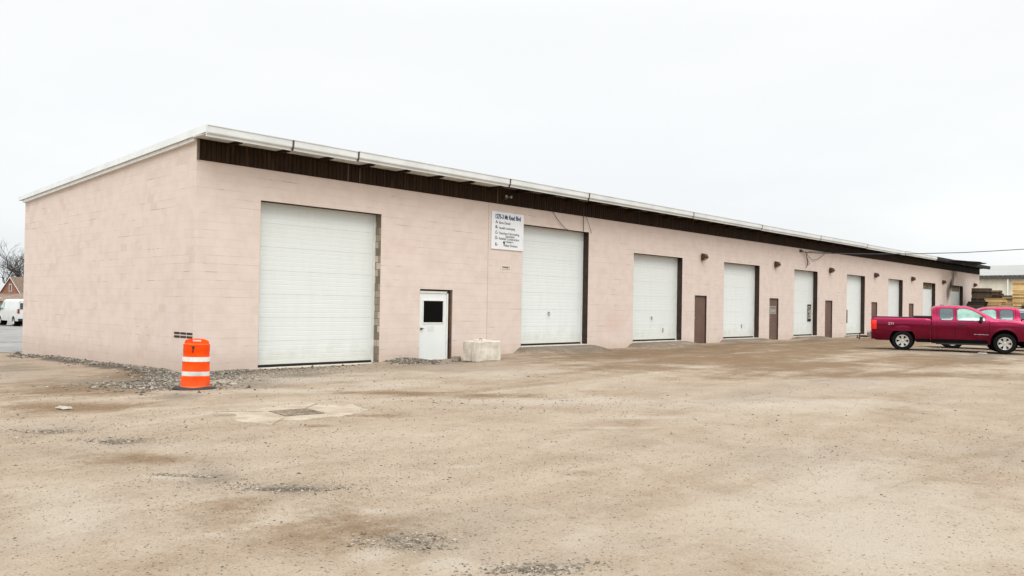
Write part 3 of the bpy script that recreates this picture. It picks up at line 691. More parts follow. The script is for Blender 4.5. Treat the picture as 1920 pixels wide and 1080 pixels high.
# white personnel door with dark window
x0, x1, z0, z1 = PD[0]
DY = .07
d = MB(); d.box(x0+.006, x0+.05, DY-.02, DY+.06, z0, z1-.06); d.box(x1-.20, x1-.14, DY-.02, DY+.06, z0, z1-.06); d.box(x0+.006, x1-.14, DY-.02, DY+.06, z1-.12, z1-.055); d.build('door_frame', M['frame_white'], bld)
d = MB(); d.box(x0+.0, x1-.004, .1, TH-.01, z0-.02, z1-.003); d.build('door_gap', M['brown_jamb'], bld)
d = MB(); d.box(x1-.10, x1-.02, .02, .09, z0, z1-.01); d.build('trim_strip', M['dark_metal'], bld)
lx0, lx1, lz0, lz1 = x0+.055, x1-.205, z0+.02, z1-.125
d = MB(); wx0, wx1, wz0, wz1 = lx0+.15, lx1-.13, lz0+1.17, lz1-.23
for q in ((lx0, wx0, lz0, lz1), (wx1, lx1, lz0, lz1), (wx0, wx1, lz0, wz0), (wx0, wx1, wz1, lz1)): d.box(q[0], q[1], DY, DY+.04, q[2], q[3])
dr = d.build('door', M['white_door'], bld, fix=False); dr['label'] = 'white personnel door with square black window'
d = MB(); e = .035
for q in ((wx0-e, wx0, wz0-e, wz1+e), (wx1, wx1+e, wz0-e, wz1+e), (wx0, wx1, wz0-e, wz0), (wx0, wx1, wz1, wz1+e)): d.box(q[0], q[1], DY-.015, DY-.001, q[2], q[3])
d.build('window_frame', M['frame_white'], dr)
d = MB(); d.box(wx0+.001, wx1-.001, DY+.012, DY+.02, wz0+.001, wz1-.001); d.build('window_pane', M['glass_dark'], dr)
d = MB(); d.box(lx0+.32, lx0+.60, DY-.002, DY-.0005, lz0+.88, lz0+1.06); d.build('faded_decal', mat('faded_decal_paint', (.69, .72, .70), .6, scale=22, var=.08), dr)
d = MB(); d.lathe([(.001, 0), (.032, 0), (.032, .012), (.012, .015), (.012, .04), (.03, .05), (.03, .065), (.001, .075)], 16, (0,0,0), 'y')
kb = d.build('door_knob', M['dark_metal'], dr, loc=(lx0+.06, DY-.002, lz0+.98)); kb.rotation_euler.z = math.pi
d = MB(); d.tube([(lx0+.06, DY-.05, lz0+.98), (lx0+.15, DY-.055, lz0+.985)], .009, 8); d.build('door_lever', M['dark_metal'], dr)
# brown personnel doors
for k, (x0, x1, z0, z1) in enumerate(PD[1:]):
    d = MB(); d.box(x0+.003, x0+.045, .012, .1, z0, z1-.003); d.box(x1-.045, x1-.003, .012, .1, z0, z1-.003); d.box(x0+.045, x1-.045, .012, .1, z1-.05, z1-.003)
    d.build('door_frame', M['brown_jamb'], bld)
    d = MB(); d.box(x0+.049, x1-.049, .05, .1, z0+.01, z1-.055); do = d.build('door', M['brown_door'], bld)
    d = MB(); d.lathe([(.001, 0), (.03, 0), (.03, .01), (.011, .014), (.011, .04), (.028, .05), (.028, .062), (.001, .07)], 14, (0,0,0), 'y')
    kb = d.build('door_knob', M['steel'], do, loc=(x0+.115, .049, z0+1.0)); kb.rotation_euler.z = math.pi
    d = MB(); d.box(x0+.085, x0+.145, .04, .05, z0+1.12, z0+1.2); d.build('deadbolt', M['steel'], do)
    for hz3 in (.25, 1.0, 1.85):
        d = MB(); d.tube([(x1-.052, .044, z0+hz3), (x1-.052, .044, z0+hz3+.1)], .009, 8); d.build('hinge', M['dark_metal'], do)
    d = MB(); d.box(x0, x1, -.03, .12, z0-.3, z0-.003); d.build('sill', M['concrete'], bld)
ns = empty('notice', (30.66, .0495, 1.46)); tag(ns, 'small white printed notice taped to a brown personnel door', 'notice')
d = MB(); d.box(0, .68, -.008, -.001, 0, .40); d.build('sheet', M['paper'], ns)
d = MB(); d.box(.06, .62, -.010, -.0085, .30, .335); d.box(.06, .62, -.010, -.0085, .25, .27); d.box(.14, .54, -.010, -.0085, .06, .075); d.build('print', M['ink'], ns)
# gable vent at the corner
vz = .735
d = MB()
for r_ in range(2):
    for c_ in range(3):
        y0 = .03 + c_*.335; d.box(-.006, -.001, y0, y0+.30, vz+r_*.085, vz+r_*.085+.055)
d.build('vent', mat('vent_slot_shade', (.06, .038, .024), .9, c2=(.02, .012, .01)), bld)  # dark plates paint the shade inside the vent slots

# ------------------------------------------------------------------ lettering
def text(name, s, x, z, h, width, m, parent, y=-.004, depth=.0015, bold=0):
    cu = bpy.data.curves.new(name, 'FONT'); cu.body = s; cu.size = h*1.4; cu.extrude = depth; cu.offset = bold
    o = bpy.data.objects.new(name, cu); col.objects.link(o)
    bpy.context.view_layer.update()
    dg = bpy.context.evaluated_depsgraph_get(); me = bpy.data.meshes.new_from_object(o.evaluated_get(dg))
    bpy.data.objects.remove(o); bpy.data.curves.remove(cu)
    co = np.empty(len(me.vertices)*3); me.vertices.foreach_get('co', co); co = co.reshape(-1, 3)
    w0 = co[:, 0].max() - co[:, 0].min(); k = width / w0
    co[:, 0] = (co[:, 0] - co[:, 0].min()) * k
    n_ = np.stack([co[:, 0]+x, y - co[:, 2], co[:, 1]+z], 1); me.vertices.foreach_set('co', n_.ravel())
    me.flip_normals()
    me.materials.clear(); me.materials.append(m)
    oo = bpy.data.objects.new(name, me); col.objects.link(oo); oo.parent = parent; return oo
sg = empty('tenant_sign', (10.11, -.03, 3.53)); tag(sg, 'large white tenant directory board on the pink wall left of the second overhead door', 'sign')
d = MB(); d.box(0, 1.57, 0, .02, 0, 1.25); d.build('board', M['sign'], sg, bevel=.002)
W_ = 1.57
text('lettering', '1275-3 Mt Read Blvd', .17, 1.02, .15, 1.25, M['ink_blue'], sg, -.002, bold=.010)
text('lettering', '1275-3 Mt Read Blvd', .18, 1.022, .14, 1.23, M['ink'], sg, -.0055, bold=.0025)
for s_, x_, z_, wd, h_ in (('A-', .18, .86, .12, .10), ('Boss Diesel', .36, .85, .53, .09), ('B-', .18, .69, .12, .10), ('Swedish Landscaping', .36, .68, .76, .085),
        ('C-', .18, .51, .12, .10), ('Stainless Fabricating', .36, .505, .98, .085), ('Specialist', .66, .415, .46, .08),
        ('D-', .18, .33, .12, .10), ('Reliable Construction', .36, .325, .98, .085), ("Hesler's", .68, .235, .38, .075), ('E-', .18, .115, .12, .10), ('Pallet Division', .60, .105, .66, .085)):
    text('lettering', s_, x_, z_, h_, wd, M['ink'], sg, -.003, bold=.0 if len(s_) > 2 else .003)
d = MB(); d.prism([(.60, .17), (.655, .235), (.60, .30), (.545, .235)], -.006, -.0005); d.prism([(.59, .12), (.615, .12), (.615, .18), (.59, .18)], -.006, -.0005); d.build('arrow', M['ink'], sg)
d = MB()
for a, b_ in ((.04, .04), (1.53, .04), (.04, 1.21), (1.53, 1.21)): d.lathe([(.001, .004), (.01, .004), (.012, 0)], 8, (a, -.0, b_), 'y')
d.build('screw', M['steel'], sg)
s2 = empty('building_sign', (10.61, -.015, 2.89)); tag(s2, 'tiny cream building number plate below the large white board', 'sign')
d = MB(); d.box(0, .47, 0, .012, 0, .115); d.build('plate', mat('cream_plate', (.80, .76, .60), .5), s2)
text('lettering', 'Building 2', .05, .035, .055, .37, M['ink'], s2, -.002, bold=.002)

# ------------------------------------------------------------------ lamps, wires
def lamp():
    r_ = empty('wall_lamp')
    d = MB(); d.box(-.09, .09, -.03, 0, -.10, .10); d.build('backplate', M['dark_metal'], r_)
    d = MB(); d.tube([(0, -.02, .02), (0, -.12, .05)], .03, 8); d.build('arm', M['dark_metal'], r_)
    d = MB(); d.prism([(-.04, .16), (-.20, .12), (-.27, .0), (-.24, -.06), (-.05, -.17)], -.13, .13, 'x'); d.build('housing', M['dark_metal'], r_, bevel=.01)
    d = MB(); rot = Matrix.Rotation(R(-40), 3, 'X'); d.obox((0, -.160, -.125), (.20, .17, .015), Matrix.Rotation(R(-30), 3, 'X')); d.build('lens', mat('lamp_lens', (.34, .27, .2), .3), r_)
    return r_
l0 = lamp()
LP = [(23.72, 4.0, 'brown wall lamp above the first brown personnel door, nearest the camera'), (31.1, 4.02, 'brown wall lamp above the brown door that carries the white notice'),
      (38.2, 4.02, 'brown wall lamp just right of the dangling service wires'), (45.5, 4.02, 'fourth brown wall lamp counted from the camera end'),
      (52.8, 4.04, 'fifth brown wall lamp counted from the camera end'), (60.2, 4.05, 'brown wall lamp beside the black soot stain, on its left'), (69.2, 4.1, 'farthest brown wall lamp, at the end of the pink wall by the pallets')]
for i, (x, z, lb) in enumerate(LP):
    o = l0 if i == 0 else copy_tree(l0); o.location = (x, -.0, z); o.rotation_euler.z = R(0)
    tag(o, lb, 'wall lamp', 'brown lamps along the pink wall')
fl = empty('flood_light', (10.75, -.04, 5.28)); tag(fl, 'small twin spotlight under the eave above the white tenant board', 'light')
d = MB(); d.box(-.06, .06, -.03, .0, -.06, .06); d.build('base', M['dark_metal'], fl)
for s in (-1, 1):
    d = MB(); d.tube([(0, -.03, 0), (s*.09, -.10, .02)], .012, 6); d.lathe([(.001, 0), (.035, .005), (.05, .08), (.045, .085), (.001, .07)], 12, (s*.12, -.13, -.03)); d.build('spot', M['steel'], fl)
g1 = empty('loose_wires', (0, 0, 0)); tag(g1, 'thin loose wires hanging from the brown band to the second overhead door', 'wire')
d = MB(); d.tube([(13.05, -.03, 5.2), (13.2, -.05, 5.02), (13.5, -.06, 4.75), (13.9, -.05, 4.5), (14.25, .0, 4.44)], .010, 5)
d.build('wire', M['wire'], g1)
d = MB(); d.tube([(14.98, -.03, 5.35), (14.97, -.05, 5.0), (15.0, -.04, 4.6), (15.02, .0, 4.46)], .012, 5); d.build('wire', M['wire'], g1)
d = MB(); d.tube([(15.15, -.03, 5.04), (15.3, -.04, 4.8), (15.5, -.03, 4.45)], .007, 5); d.build('wire', M['wire'], g1)
# service drop
sv = empty('service_drop', (34.25, 0, 4.9)); tag(sv, 'overhead power service cable with its wall bracket and dangling ends', 'cable')
d = MB(); d.box(-.22, .0, -.09, 0, -.06, .07); d.build('bracket', M['dark_metal'], sv)
d = MB(); d.tube([(0, -.05, 0), (.22, -.12, -.05), (.42, -.13, -.12), (.5, -.11, -.35), (.62, -.1, -.62), (.74, -.09, -.74)], .022, 6)
d.tube([(.5, -.11, -.3), (.62, -.12, -.5), (.92, -.1, -.68)], .016, 6); d.tube([(.62, -.1, -.62), (.5, -.1, -.86), (.42, -.1, -.88)], .014, 6); d.build('pigtail', M['dark_metal'], sv)
d = MB(); d.tube([(.45, -.13, -.12), (.8, -.09, -.28), (1.3, -.08, -.42), (2.0, -.07, -.36), (2.8, -.06, -.08), (3.2, -.05, .1)], .012, 6)
d.tube([(.45, -.13, -.12), (.8, -.10, .02), (1.4, -.08, .06), (2.6, -.06, .1), (3.6, -.05, .12)], .012, 6); d.build('wall_wire', M['wire'], sv)
pts = [(34.27,-.08,4.86),(34.87,-.57,4.81),(36.32,-1.75,4.81),(37.8,-2.95,4.85),(39.22,-4.11,4.91),(41.55,-6.01,5.05),(43.05,-7.23,5.19),(44.59,-8.49,5.35),(48,-11.26,5.8),(54,-16.15,6.8),(60,-21.04,8.0)]
d = MB(); d.tube([(a-34.25, b_, c_-4.9) for a, b_, c_ in pts], .021, 7); d.build('span_cable', M['cable'], sv)

# ------------------------------------------------------------------ traffic drum
dx_, dy_ = -1.97, -4.18; gz = hz_(dx_, dy_)
dm = empty('traffic_drum', (dx_, dy_, gz)); tag(dm, 'orange and white banded traffic drum on a black rubber base by the corner', 'traffic drum')
dm.rotation_euler = (R(.3), R(1.2), R(20))
def dent(x, y, z):
    if z < .30:
        a = math.atan2(y, x); k = math.exp(-((a+2.2)/.5)**2) * math.sin(min(1, (z+.02)/.32)*math.pi) * .06; r_ = math.hypot(x, y)
        if r_ > 1e-3: x -= x/r_*k; y -= y/r_*k
    return x, y, z
def band(prof, name, m, par): d = MB(); d.lathe(prof, 40, fn=dent); return d.build(name, m, par, autosmooth=R(40))
body = band([(.272, .03), (.272, .05), (.262, .06), (.258, .17), (.258, .235), (.245, .245), (.243, .335), (.250, .345), (.243, .40), (.240, .50), (.245, .51), (.245, .60), (.232, .612), (.230, .70), (.236, .71), (.232, .80), (.236, .81), (.236, .835), (.205, .85), (.20, .855)], 'body', M['orange'], dm)
band([(.2635, .25), (.2475, .252), (.2465, .333), (.2465, .334)][1:], 'reflective_band', M['reflective'], dm)
band([(.2455, .515), (.2475, .517), (.2475, .597), (.2455, .599)], 'reflective_band', M['reflective'], dm)
body.data.materials[0] = M['orange']
d = MB(); n_ = 28; th = .05
outer = [(.205*math.cos(math.pi*k/14), .80 + .055 + .09*math.sin(math.pi*k/14)**.5) for k in range(15)]
inner = [(.085*math.cos(2*math.pi*k/16), .905 + .02*math.sin(2*math.pi*k/16)) for k in range(16)]
hd = MB()
# handle plate with a slot: left, right, top, bottom pieces sharing the rounded outline
def arcz(x): return .855 + .085*math.sqrt(max(0, 1-(x/.212)**2))**.6
xs_ = np.linspace(-.21, .21, 29)
for a, b_ in zip(xs_[:-1], xs_[1:]):
    if -.085 < (a+b_)/2 < .085:
        hd.add([(x, y, z) for y in (-th, th) for x, z in ((a, .845), (b_, .845), (b_, .882), (a, .882))], [(0,1,2,3),(7,6,5,4),(0,4,5,1),(1,5,6,2),(2,6,7,3),(3,7,4,0)])
        hd.add([(x, y, z) for y in (-th, th) for x, z in ((a, .918), (b_, .918), (b_, arcz(b_)), (a, arcz(a)))], [(0,1,2,3),(7,6,5,4),(0,4,5,1),(1,5,6,2),(2,6,7,3),(3,7,4,0)])
    else:
        hd.add([(x, y, z) for y in (-th, th) for x, z in ((a, .845), (b_, .845), (b_, arcz(b_)), (a, arcz(a)))], [(0,1,2,3),(7,6,5,4),(0,4,5,1),(1,5,6,2),(2,6,7,3),(3,7,4,0)])
dd_ = MB(); dd_.prism([(-.03, .80), (.035, .80), (.02, .77), (.004, .68), (-.006, .68), (-.004, .77)], -.245, -.231); mk_ = dd_.build('scuff_mark', M['black'], dm); mk_.rotation_euler.z = R(-62)
h1 = hd.build('handle', M['orange'], dm); h1.rotation_euler.z = R(-62)
d = MB(); d.lathe([(.001, .845), (.205, .855), (.205, .845)], 32); d.build('top_cap', M['orange'], dm)
d = MB(); d.lathe([(.001, .028), (.27, .028), (.30, .05), (.345, .045), (.385, .018), (.40, -.01), (.39, -.02), (.001, -.02)], 40, fn=lambda x, y, z: (x, y, z + .012*math.sin(3*math.atan2(y, x)))); d.build('rubber_base', M['black'], dm, smooth=True)

# ------------------------------------------------------------------ concrete block, chunk, grate, litter
cb = empty('concrete_block', (7.86, -1.74, hz_(8.3, -1.4)-.02), R(2)); tag(cb, 'pale cast concrete barrier block with a lifting loop against the pink wall', 'concrete block')
d = MB(); Lb, Wb, Hb = 1.05, .62, .63
pr = [(0, 0), (Lb, 0), (Lb, Wb), (0, Wb), (0, Wb*.62), (.055, Wb*.5), (0, Wb*.38)]
d.prism(pr, 0.02, Hb, 'z'); body = d.build('block', M['concrete'], cb, bevel=.035)
def rough(o, amp, seed=1):
    bm = bmesh.new(); bm.from_mesh(o.data); bmesh.ops.triangulate(bm, faces=bm.faces)
    bmesh.ops.subdivide_edges(bm, edges=bm.edges, cuts=2, use_grid_fill=True)
    r_ = random.Random(seed)
    for v in bm.verts: v.co += Vector((r_.uniform(-1,1), r_.uniform(-1,1), r_.uniform(-1,1))) * amp
    bm.to_mesh(o.data); bm.free()
rough(body, .008)
d = MB(); d.tube([(.45+.075*math.cos(a), .31, Hb-.01+.075*math.sin(a)) for a in np.linspace(0, math.pi, 10)], .011, 6); d.build('lifting_loop', M['dark_metal'], cb)
d = MB(); d.box(.30, .75, .10, .52, Hb-.004, Hb+.035); k_ = d.build('key', M['concrete'], cb, bevel=.015); 
ch = MB(); ch.box(-.11, .11, -.11, .11, 0, .17); ck = ch.build('rubble_chunk', M['stone'], None, loc=(7.83, -.86, hz_(7.8, -.9)-.01), rotz=.3, bevel=.03); rough(ck, .006, 4)
tag(ck, 'small broken concrete lump lying left of the pale barrier block', 'rubble')
# concrete apron round the drain
pc = [(-3.32,-7.53),(-2.95,-7.64),(-2.7,-7.65),(-2.36,-7.61),(-2.0,-7.40),(-1.58,-7.54),(-1.64,-7.76),(-1.25,-8.1),(-1.41,-8.72),(-1.8,-8.95),(-2.17,-9.1),(-2.5,-8.98),(-2.86,-9.07),(-3.1,-8.85),(-3.37,-9.16),(-3.5,-8.6),(-3.44,-8.37),(-3.2,-8.0)]
ctr = Vector((-2.45, -8.35, 0)); rp = random.Random(2); poly = []
for i in range(len(pc)):
    a, b_ = Vector((*pc[i], 0)), Vector((*pc[(i+1) % len(pc)], 0))
    for k in range(5):
        p = a.lerp(b_, k/5); p += Vector((rp.uniform(-.035, .035), rp.uniform(-.035, .035), 0)); poly.append(p)
d = MB(); n_ = len(poly); vs = []
for s in np.linspace(.08, 1, 12):
    for p in poly: q = ctr.lerp(p, s); vs.append((q.x, q.y, hz_(q.x, q.y) + .006*(1-s**6) + .0015*math.sin(q.x*9)))
vs.append((ctr.x, ctr.y, hz_(ctr.x, ctr.y)+.006))
fs = [(i*n_+j, i*n_+(j+1) % n_, (i+1)*n_+(j+1) % n_, (i+1)*n_+j) for i in range(11) for j in range(n_)] + [(len(vs)-1, j, (j+1) % n_) for j in range(n_)]
d.add(vs, fs); ap = d.build('concrete_apron', mat('apron_concrete', (.345, .29, .222), .9, var=.1, scale=2.6, bmp=.5, c2=(.25, .195, .135)), None, smooth=True)
tag(ap, 'pale worn concrete slab set in the yard round a drain', 'concrete', kind='structure')
gr = empty('drain_grate', (-2.47, -8.40, hz_(-2.47, -8.4)+.008), R(-8)); tag(gr, 'rusty square iron drain grate in a pale concrete slab', 'drain grate')
d = MB(); G = .30
for q in ((-G, G, -G, -G+.03), (-G, G, G-.03, G), (-G, -G+.03, -G+.03, G-.03), (G-.03, G, -G+.03, G-.03)): d.box(*q, -.01, .010)
d.build('frame', M['iron'], gr)
for k in range(9):
    a = -G+.06+k*.06; d = MB(); d.box(a-.014, a+.014, -G+.03, G-.03, -.01, .008); d.build('bar', M['iron'], gr)
d = MB(); d.box(-G+.03, G-.03, -G+.03, G-.03, -.006, -.0035); d.build('pit', mat('silt', (.17, .13, .09), .95), gr)
def scrap(x, y, s, lb, seed, nm='litter'):
    r_ = random.Random(seed); d = MB(); n_ = 7
    P_ = [[((i/(n_-1)-.5)*s*(1+.2*r_.random()), (j/(n_-1)-.5)*s*.6, s*.16*r_.random()*(1 if 0 < i < n_-1 and 0 < j < n_-1 else .2)) for j in range(n_)] for i in range(n_)]
    d.grid(P_); o = d.build(nm, M['paper'], None, loc=(x, y, hz_(x, y)+.012), rotz=r_.uniform(0, 3), fix=False)
    tag(o, lb, 'litter'); return o
scrap(-4.72, -5.62, .24, 'crumpled white plastic scrap lying alone on the yard at far left', 1)
scrap(-.95, -3.72, .22, 'small pale scrap on the grey gravel right of the orange drum', 2)
scrap(27.0, -10.55, .30, 'white paper scrap on the ground beside the near pickup, closer to the camera', 3)
scrap(28.4, -10.0, .30, 'white paper scrap partly under the near pickup sill', 4)

# ------------------------------------------------------------------ vehicles
def carpaint(name, c, c2):
    m, t, b = newmat(name); lw = t.nodes.new('ShaderNodeLayerWeight'); lw.inputs[0].default_value = .35
    L(t, mixc(t, lw.outputs['Facing'], c, c2), b.inputs['Base Color'])
    b.inputs['Metallic'].default_value = .85
    b.inputs['Coat Weight'].default_value = .45; b.inputs['Coat Roughness'].default_value = .05
    nz_ = noise(t, 4, 4, .6, coords(t)); 
    L(t, rng(t, nz_, .3, .7, .20, .27), b.inputs['Roughness'])
    return m
M['maroon'] = carpaint('maroon_paint', (.22, .0002, .036), (.34, .002, .065))
M['vanwhite'] = mat('van_white_paint', (.66, .68, .66), .3, var=.03, coat=.6)
M['suvgreen'] = mat('dark_green_paint', (.03, .045, .045), .3, var=.05, coat=1)
M['tyre'] = mat('tyre_rubber', (.007, .007, .007), .85, var=.1, bmp=.3, spec=.15)
M['liner'] = mat('wheel_well_black', (.004, .004, .004), .95, var=0, spec=.1)
M['rim'] = mat('alloy', (.62, .61, .57), .3, metal=.75, var=.04)
M['chrome'] = mat('bumper_chrome', (.36, .34, .30), .25, metal=.9, var=.15)
M['glass_lit_teal'] = mat('lit_teal_car_glass', (.16, .33, .27), .05, var=.25, scale=2.5, c2=(.30, .50, .43), coat=1)  # teal brightened in the colour to mimic daylight passing through from the far window
M['glass_tint'] = mat('tinted_car_glass', (.045, .085, .095), .05, var=.2, scale=3, coat=1)
M['plastic'] = mat('black_plastic', (.010, .010, .011), .55, var=.05)
M['red_lens'] = mat('red_tail_lens', (.85, .008, .003), .12, var=.05, coat=1)
M['dark_red_lens'] = mat('dark_red_lens', (.20, .006, .02), .15, var=.1, coat=1)
M['orange_lens'] = mat('amber_lens', (.8, .28, .06), .15, var=.05, coat=1)
M['clear_lens'] = mat('clear_lens', (.6, .6, .58), .1, var=.1, coat=1)
M['badge'] = mat('silver_badge', (.72, .70, .70), .35, metal=.3, var=0)
def pw(pts):
    xs, zs = zip(*pts)
    return lambda x: float(np.interp(x, xs, zs))
def mk_wheel(par, x, ys, r, wdt, rim_r, spokes=6):
    t = empty('wheel', (x, ys, r)); t.parent = par
    s = 1 if ys > 0 else -1
    d = MB(); d.lathe([(rim_r, -wdt/2), (r*.93, -wdt/2), (r, -wdt/2+.035), (r, wdt/2-.035), (r*.93, wdt/2), (rim_r, wdt/2), (rim_r, -wdt/2)], 40, axis='y')
    d.build('tyre', M['tyre'], t, autosmooth=R(35))
    d = MB(); k = wdt/2
    prof = [(rim_r+.004, k+.002), (rim_r-.016, k+.004), (rim_r-.03, k-.02), (rim_r-.035, -k*.2)]
    d.lathe(prof, 40, axis='y'); d.lathe([(.001, k-.012), (.055, k-.015), (.07, k-.04), (.07, 0)], 20, axis='y')
    for i in range(spokes):
        a = 2*math.pi*(i+.5)/spokes; ca_, sa_ = math.cos(a), math.sin(a); R1 = rim_r-.02
        def q(rad, tt, y): return (rad*ca_ - tt*sa_, y, -(rad*sa_ + tt*ca_))
        w0, w1 = .040, .062 if spokes == 6 else .05
        vs = [q(.05, -w0, k-.03), q(.05, w0, k-.03), q(R1, w1, k-.018), q(R1, -w1, k-.018), q(.05, -w0, k-.07), q(.05, w0, k-.07), q(R1, w1, k-.06), q(R1, -w1, k-.06)]
        d.add(vs, [(0,1,2,3),(7,6,5,4),(0,4,5,1),(1,5,6,2),(2,6,7,3),(3,7,4,0)])
    o = d.build('rim', M['rim'], t, autosmooth=R(30))
    d2 = MB(); d2.lathe([(.001, -k*.1), (rim_r-.03, -k*.1)], 32, axis='y'); b2 = d2.build('spoke_shade_disc', M['liner'], t)  # black backing disc paints the shade seen between the spokes
    if s < 0: t.rotation_euler.z = math.pi
    return t
def shell(d, x0, x1, zt, hw, sill, arches, r=.07, n=60, rows=14, crown=.03, top=True, flare=.012):
    xs = sorted(set(list(np.round(np.linspace(x0, x1, n), 4)) + [round(a[0]+s*a[1]*math.cos(t), 4) for a in arches for s in (-1, 1) for t in np.linspace(0, math.pi/2, 9) if x0 < a[0]+s*a[1]*math.cos(t) < x1]))
    def zb(x):
        z = sill(x)
        for ax, ar, az in arches:
            if abs(x-ax) < ar: z = max(z, az + math.sqrt(max(0, ar*ar-(x-ax)**2)))
        return z
    def yy(x, z, ztp):
        y = hw(x, z)
        dz = ztp - z
        if dz < r: y -= r - math.sqrt(max(0, r*r-(r-dz)**2))
        for ax, ar, az in arches:
            dd = math.hypot(x-ax, z-az) - ar
            if -.02 < dd < .12 and z > az-.15: y += flare*math.exp(-(max(dd, 0)/.06)**2)
        return y
    for s in (-1, 1):
        G_ = []
        for x in xs:
            b0, t0 = zb(x), zt(x); row = [(x, s*(yy(x, b0, t0)-.09), b0+.005)]
            ts = list(np.linspace(0, 1, rows)); 
            zs = [b0 + (t0-r-b0)*q for q in ts] + [t0 - r + r*math.sin(q) for q in np.linspace(.2, math.pi/2, 6)]
            row += [(x, s*yy(x, z, t0), z) for z in zs]; G_.append(row)
        d.grid(G_, flip=(s > 0))
    if top:
        G_ = []
        for x in xs:
            t0 = zt(x); y0 = hw(x, t0) - r
            G_.append([(x, y0*u, t0 + crown*(1-u*u)) for u in np.linspace(-1, 1, 13)])
        d.grid(G_, flip=True)
    return zb, yy
def cap(d, x, z0, zt, hw, r=.07, dirn=1, n=10):
    t0 = zt(x); G_ = []
    for z in np.linspace(z0, t0, n):
        y = hw(x, z); dz = t0 - z
        if dz < r: y -= r - math.sqrt(max(0, r*r-(r-dz)**2))
        G_.append([(x, y*u, z) for u in np.linspace(-1, 1, 9)])
    d.grid(G_, flip=dirn > 0)
def patch(x0, x1, zb, zt, hw, off, side, n=14, rows=5, th=.0):
    d = MB(); G_ = []
    for x in np.linspace(x0, x1, n): G_.append([(x, side*(hw(x, z)+off), z) for z in np.linspace(zb(x), zt(x), rows)])
    d.grid(G_, flip=side > 0); return d
def windows(par, specs, hw, both=True, gm=None):
    for x0, x1, zb, zt, gmat in specs:
        for s in (-1, 1) if both else (-1,):
            e = .022
            zb2 = lambda x: zb(min(max(x, x0), x1)) - e; zt2 = lambda x: zt(min(max(x, x0), x1)) + e
            f_ = patch(x0-e, x1+e, zb2, zt2, hw, .004, s).build('window_trim', M['plastic'], par, fix=False)
            patch(x0, x1, zb, zt, hw, .009, s).build('side_window', gmat, f_, fix=False, smooth=True)
def seam(par, x, z0, z1, hw, w_=.012, name='door_seam'):
    for s in (-1, 1):
        patch(x-w_/2, x+w_/2, lambda q: z0, lambda q: z1, hw, .002, s, n=2, rows=12).build(name, M['liner'], par, fix=False)

